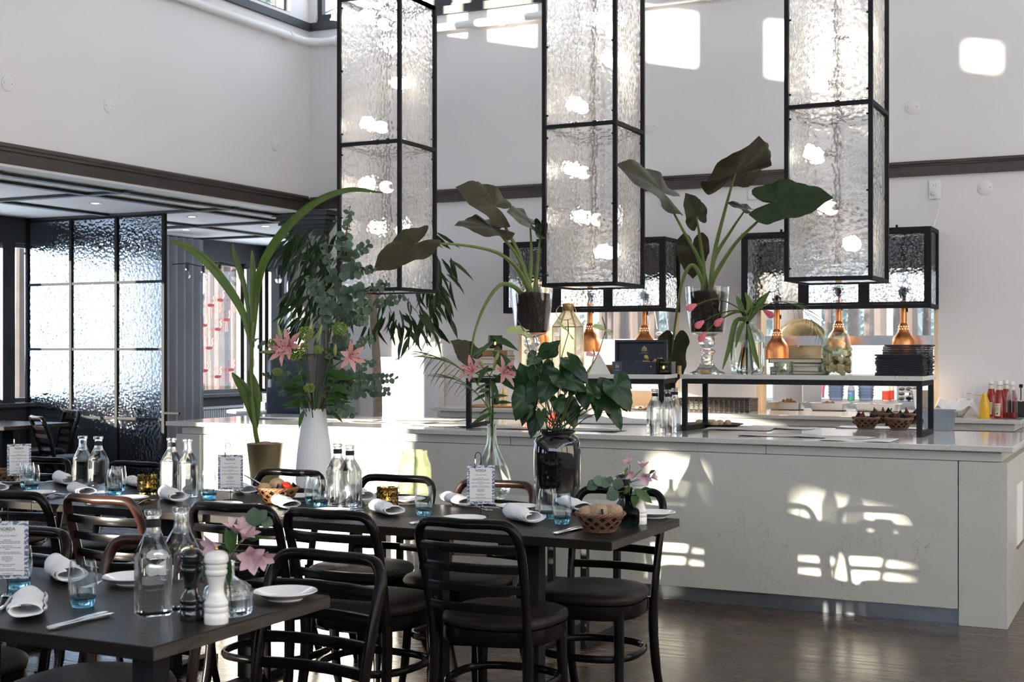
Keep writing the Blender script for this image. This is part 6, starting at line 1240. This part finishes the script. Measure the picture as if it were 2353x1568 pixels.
for px, py, lb in ((17,192,'round wall plate at the picture edge of the high side wall'), (250,243,'round wall plate in the middle of the high side wall'), (631,333,'round wall plate near the corner of the high side wall')): disc(on_x(px,py,XL+.0005), 'x', lb)
def socket(px, py, label, cable=None, n_=1):
    p = on_y(px, py, YB-.0005); t = thing('wall_socket', label, 'socket', p, 0, 'sockets on the back wall'); obj('plate', G().box(-.042,-.012,-.042-.03*(n_-1),.042,0,.042+.03*(n_-1)), 'socket_white', t, smooth=False, bevel=.003)
    for k in range(n_):
        z_ = (k-(n_-1)/2)*.06; g = G().lathe([(.021,0),(.021,.005),(.017,.004),(.017,.001),(.001,.001)], 18); g.v = [(v[0],-.012-v[2],v[1]+z_) for v in g.v]; s = obj('outlet', g, 'socket_white', t)
        for q_ in (-1,1): obj('pin_hole', G().ball((q_*.008,-.0135,z_), .003, 6, 4), 'socket_black', s)
    if cable: obj('plug', G().tube([(0,-.012,-.02),(0,-.04,-.03)], .018, 10), 'socket_white', t); obj('cable', G().tube(catmull([Vector((0,-.04,-.03))]+[Vector(c)-p for c in cable],6), .0035, 6), 'socket_white', t)
socket(1732,447,'single wall socket behind the alocasia leaf above the hatch'); socket(1527,460,'wall socket half hidden beside the middle lantern', [on_y(1548,500,10.36), on_y(1530,545,10.34)]); socket(2148,436,'double wall socket with a cable above the hatch hood', [on_y(2158,470,10.36), on_y(2150,505,10.34), on_y(2145,522,10.30)], 2); socket(2227,905,'wall socket low above the back counter near the bowl')
t = thing('conduit_pipe', 'white conduit pipe running below the clerestory windows', 'pipe', (XL,YB,4.23)); obj('pipe_run', G().tube([(.07,-12,0),(.07,-.25,0)]+[(.07+.16*(1-math.cos(a)),-.25+.17*math.sin(a),0) for a in (.4,.8,1.2,PI/2)]+[(2.4,-.08,0),(11,-.08,0)], .036, 12), 'white_paint', t)
for x in (.35,2.05,3.9,6): obj('pipe_clip', G().tube([(x-.02,-.08,0),(x+.02,-.08,0)], .045, 12).box(x-.015,-.04,-.02,x+.015,0,.02), 'white_paint', t)
for y in (-.4,-2,-4): obj('pipe_clip', G().tube([(.07,y-.02,0),(.07,y+.02,0)], .045, 12).box(0,y-.015,-.02,.04,y+.015,.02), 'white_paint', t)
# ================================================================ window bay
sc = thing('glass_screen', 'tall screen of hammered glass panes in a black frame', 'screen', (-9.06,9.58,0)); X0, X1, w = -.84, .84, .03; cw = (X1-X0)/3; rows = [.04,.76,1.40,2.02,2.63]
for k in range(4): obj('upright', G().box(X0+k*cw-w/2,-.02,0,X0+k*cw+w/2,.02,2.635), 'black_metal', sc, smooth=False)
for k in range(3):
    for j in range(5): obj('cross_bar', G().box(X0+k*cw+w/2,-.015,rows[j]-.012,X0+(k+1)*cw-w/2,.015,rows[j]+.012), 'black_metal', sc, smooth=False)
    for j in range(4): obj('glass_pane', G().box(X0+k*cw+w/2,-.004,rows[j]+.013,X0+(k+1)*cw-w/2,.004,rows[j+1]-.013), 'hammered_screen', sc, smooth=False)
obj('pull_handle', G().tube([(X1+.02,-.03,.82),(X1+.2,-.03,.82)], .012, 8), 'black_metal', sc)
cu = obj('curtain', G().sheet(lambda u,v: (-9.70+.05*math.sin(u*2*PI*6), 11.15+.80*u, .04+2.58*v), 96, 6), 'curtain_grey', solid=.003, ang=80); tag(cu, 'grey pleated curtain hanging beside the bay window', 'curtain')
for px, py, lb in ((219,467,'lit downlight in the bay ceiling before the glass screen'), (441,498,'lit downlight just right of the glass screen'), (427,528,'lit downlight nearest the curtain'), (610,520,'dim downlight close to the pilaster')):
    p = on_z(px, py, ZC-.001); t = thing('downlight', lb, 'downlight', p, 0, 'recessed downlights in the bay'); obj('bezel', G().lathe([(.055,-.004),(.055,0),(.03,0),(.03,-.004)], 24, cap=False), 'white_paint', t); obj('lamp_face', G().lathe([(.032,-.002),(.001,-.003)], 20, cap=False), 'downlight_glow', t)
sg = thing('string_lights', 'string of clear bulbs on a cable across the bay window', 'string lights', pt(500,612,14.4)); sp = Vector(sg.location); bl = [(395,608),(430,606),(466,612),(504,604),(553,616),(584,614),(640,616),(700,606)]
obj('cable', G().tube(catmull([pt(*b,14.4)-sp for b in bl],5), .006, 6), 'socket_black', sg)
for b in bl[1:-1]: p = pt(*b, 14.4)-sp; h = obj('bulb_socket', G().tube([p+Vector((0,0,.01)), p-Vector((0,0,.07))], .022, 8), 'socket_black', sg); obj('bulb', G().lathe([(.012,0),(.02,-.02),(.036,-.05),(.034,-.075),(.02,-.093),(.001,-.097)], 14, c=p-Vector((0,0,.07))), 'bulb_clear', h)
rd = thing('radiator', 'white ribbed radiator below the bay window', 'radiator', (-9.82,12.5,.2)); obj('panel', G().box(-.02,-.75,0,.0,.75,.52), 'radiator_white', rd, smooth=False); obj('top_grille', G().box(-.03,-.75,.52,.05,.75,.545), 'radiator_white', rd, smooth=False)
rib = G().box(0,-.011,.01,.035,.011,.51).mesh('rib', False)
for k in range(38): o = obj('rib', rib, 'radiator_white', rd); o.location = (0,-.735+k*.0397,0)
ct = on_z(612,942,.75); t = thing('bistro_table', 'round white table in the far corner of the bay', 'table', (ct.x,ct.y,0)); obj('tabletop', G().lathe([(.41,.72),(.42,.725),(.42,.745),(.41,.75),(.001,.75)], 40), 'concrete_white', t); obj('pedestal', G().lathe([(.2,0),(.2,.015),(.03,.03),(.03,.72)], 20), 'black_metal', t)
for k in range(14): o = obj('stacked_plate', G().lathe([(.05,0),(.11,.008),(.112,.011),(.05,.006),(.001,.006)], 28).mesh('sp') if k == 0 else SPM, 'porcelain'); SPM = o.data; q = on_z(626,941.5,.75); o.location = (q.x, q.y, .75+k*.0125); tag(o, 'white plate in the tall stack on the far round table', 'plate', 'stacked plates in the bay')
o = obj('cutlery_bin', G().box(-.12,-.08,0,.12,.08,.13), 'socket_black', smooth=False, bevel=.01); o.location = on_z(646,943.5,.751); o.rotation_euler = (0,0,.3); tag(o, 'small black bin on the far round table', 'bin')
o = obj('tray_stack', G().box(-.14,-.1,0,.14,.1,.02).box(-.135,-.095,.02,.135,.095,.06).box(-.14,-.1,.06,.14,.1,.08), 'blue_plastic', smooth=False); o.location = on_z(597,941,.751); tag(o, 'blue grey trays stacked on the far round table', 'trays')
fd = thing('drinks_cabinet', 'dark glass fronted drinks cabinet behind the bouquet', 'cabinet', (-7.0,10.0,0)); obj('cabinet_body', G().box(-.25,-.2,0,.20,.2,1.36), 'navy_box', fd, smooth=False, bevel=.01); obj('glass_door', G().box(-.22,-.215,.1,.17,-.205,1.30), 'window_glass', fd, smooth=False); obj('door_handle', G().tube([(.15,-.23,.5),(.15,-.23,.9)], .01, 8), 'steel', fd)
pb = obj('shade_box', G().box(-6.55,10.25,0,-5.75,10.38,1.33), 'wall_paint', smooth=False); tag(pb, 'plain white low box added where a shadow falls behind the tree trunk', 'cupboard')  # plain box put where the wall has only a shadow
# flamingo pictures on the bay window
def flamingo(px, py, s, label):
    p = on_x(px, py, -9.952); g = G().ball((0,0,0), .05*s, 10, 6, (.10,1.25,.38)).tube([(0,.045*s,.01*s),(0,.075*s,.05*s),(0,.055*s,.085*s),(0,.075*s,.105*s)], .011*s, 6, flat=.6).tube([(0,-.01*s,-.02*s),(0,-.01*s,-.14*s)], .006*s, 5).tube([(0,.015*s,-.02*s),(0,.02*s,-.13*s)], .006*s, 5); o = obj('bird_decal', g, 'flamingo_red'); o.location = p; tag(o, label, 'decal', 'red bird decals on the bay window')
BW = ('highest, next to the curtain','high, second from the curtain','high, third from the curtain','at mid height, nearest the curtain','at mid height, second from the curtain','at mid height, third from the curtain','low, nearest the curtain','low, second from the curtain','low, third from the curtain','just below mid height','beside the palm leaf','highest, nearest the corner','low, nearest the corner')
for k, (px, py) in enumerate(((452,690),(484,702),(506,690),(446,757),(468,748),(500,757),(446,862),(470,852),(500,866),(480,800),(520,735),(540,690),(530,850))): flamingo(px, py, 1.05, 'red wading bird picture on the bay window, '+BW[k])
# ================================================================ pine trees outside
PT = {}
def pine(x, y, h, r, label, seed):
    rr = random.Random(seed); t = thing('pine_tree', label, 'tree', (x,y,-.4), rr.random()*6, 'pine trees outside the windows'); p = catmull([(0,0,0),(rr.uniform(-.1,.1),rr.uniform(-.1,.1),h*.4),(rr.uniform(-.3,.3),rr.uniform(-.3,.3),h)], 4); obj('trunk', G().tube(p, [r*(1-.6*i/(len(p)-1)) for i in range(len(p))], 8), 'pine_bark', t)
    g = G()
    for k in range(60 if h < 14 else 170):
        z = h*(.32+.68*rr.random()); a = rr.uniform(0,6.28); R = rr.uniform(.3,2.0 if h < 14 else 3.4)*(1.15-z/h)+.3; c = Vector((R*math.cos(a), R*math.sin(a), z)); s = rr.uniform(.25,.55)
        for j in range(9): d = Vector((rr.uniform(-1,1), rr.uniform(-1,1), rr.uniform(-.5,.7))).normalized(); e = d.orthogonal().normalized()*.05; g.add([c-e, c+e, c+d*s], [(0,1,2)])
    o = obj('crown', g, 'pine_needles', t, smooth=False); o['kind'] = 'stuff'
rp = random.Random(3); ORD = ('first','second','third','fourth','fifth','sixth','seventh','eighth','ninth')
BT = [ORD[i]+' pine from the curtain seen through the bay window' for i in range(8)]+['pine nearest the palm seedling in the corner window', 'pine nearest the pilaster in the corner window', 'pine right beside the edge of the glass screen', 'pine at the picture edge left of the glass screen']
for k, (px, D) in enumerate(((432,24),(447,30),(460,22),(478,34),(492,27),(512,20),(528,31),(545,25),(612,23),(630,30),(46,26),(20,32))):
    p = pt(px, 803, D); pine(p.x, p.y, rp.uniform(9,13), rp.uniform(.10,.17), BT[k], k)
for k, (px, D) in enumerate(((1385,27),(1402,33),(1424,24),(1446,30),(1468,26),(1500,35),(1545,28),(1830,29),(1870,25),(1905,34),(1960,27),(1995,32),(2030,24),(2060,30),(2095,27),(2125,33))):
    p = pt(px, 803, D); pine(p.x, p.y, rp.uniform(15,20), rp.uniform(.10,.16), ORD[k if k < 7 else k-7]+(' pine from the left seen through the hatch behind the navy box' if k < 7 else ' pine from the left seen through the hatch behind the cork jar'), 40+k)

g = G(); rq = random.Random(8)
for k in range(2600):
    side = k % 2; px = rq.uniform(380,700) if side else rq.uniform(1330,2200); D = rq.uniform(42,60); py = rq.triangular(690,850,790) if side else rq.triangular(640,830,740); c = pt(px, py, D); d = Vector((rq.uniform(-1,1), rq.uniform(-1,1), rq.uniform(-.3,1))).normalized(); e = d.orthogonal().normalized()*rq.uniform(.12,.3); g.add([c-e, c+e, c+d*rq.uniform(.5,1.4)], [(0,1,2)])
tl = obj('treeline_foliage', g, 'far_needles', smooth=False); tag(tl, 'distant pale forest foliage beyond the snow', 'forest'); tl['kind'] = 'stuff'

# odds and ends on the back counter behind the first riser
q = on_z(1085,941,.915); o = obj('wooden_board', G().box(-.22,-.13,0,.22,.13,.018), 'kraft', smooth=False, bevel=.004); o.location = (q.x, 10.05, .916); tag(o, 'brown wooden board on the back counter behind the lilies', 'board')
t = thing('oil_bottle', 'dark oil bottle standing on the wooden board', 'bottle', (q.x-.04, 10.08, .935)); obj('bottle_body', G().lathe([(.03,0),(.034,.004),(.034,.11),(.026,.14),(.013,.165),(.012,.21)], 20), 'black_glaze', t); obj('stopper', G().lathe([(.013,.21),(.014,.23),(.001,.232)], 14), 'cork', t)
t = thing('brass_grinder', 'small brass grinder beside the dark oil bottle', 'grinder', (q.x+.07, 10.02, .935)); obj('grinder_body', G().lathe([(.03,0),(.032,.005),(.02,.05),(.026,.10),(.022,.13),(.001,.135)], 20), 'brass', t); obj('crank', G().tube([(0,0,.13),(0,0,.16),(.05,0,.165)], .004, 6), 'brass', t)
q = on_y(1470,900,10.7); t = thing('wooden_crate', 'slatted wooden crate standing in the far hatch', 'crate', (q.x, 10.72, .916))
for k in range(5): obj('slat', G().box(-.13,-.09,.004+k*.026,.13,-.082,.024+k*.026), 'reveal', t, smooth=False); obj('slat', G().box(-.13,.082,.004+k*.026,.13,.09,.024+k*.026), 'reveal', t, smooth=False)
for x in (-.13,.12): obj('end_board', G().box(x,-.082,0,x+.01,.082,.132), 'reveal', t, smooth=False)
q = on_y(1487,920,10.2); o = obj('canape_plate', G().lathe([(.06,0),(.11,.010),(.112,.013),(.06,.006),(.001,.006)], 30), 'black_tray'); o.location = (q.x, 10.1, .9155); tag(o, 'dark plate of small bites on the back counter', 'plate')
for k in range(6): f = obj('small_bite', RM[k % 3].copy(), 'food_brown'); f.data.materials.clear(); f.data.materials.append(M['food_brown'] if k % 2 else M['food_pale']); f.scale = (.5,.5,.4); f.location = (q.x+.055*math.cos(k*1.05), 10.1+.055*math.sin(k*1.05), .935); tag(f, 'small bite of food on the dark plate', 'food', 'bites on the dark plate')
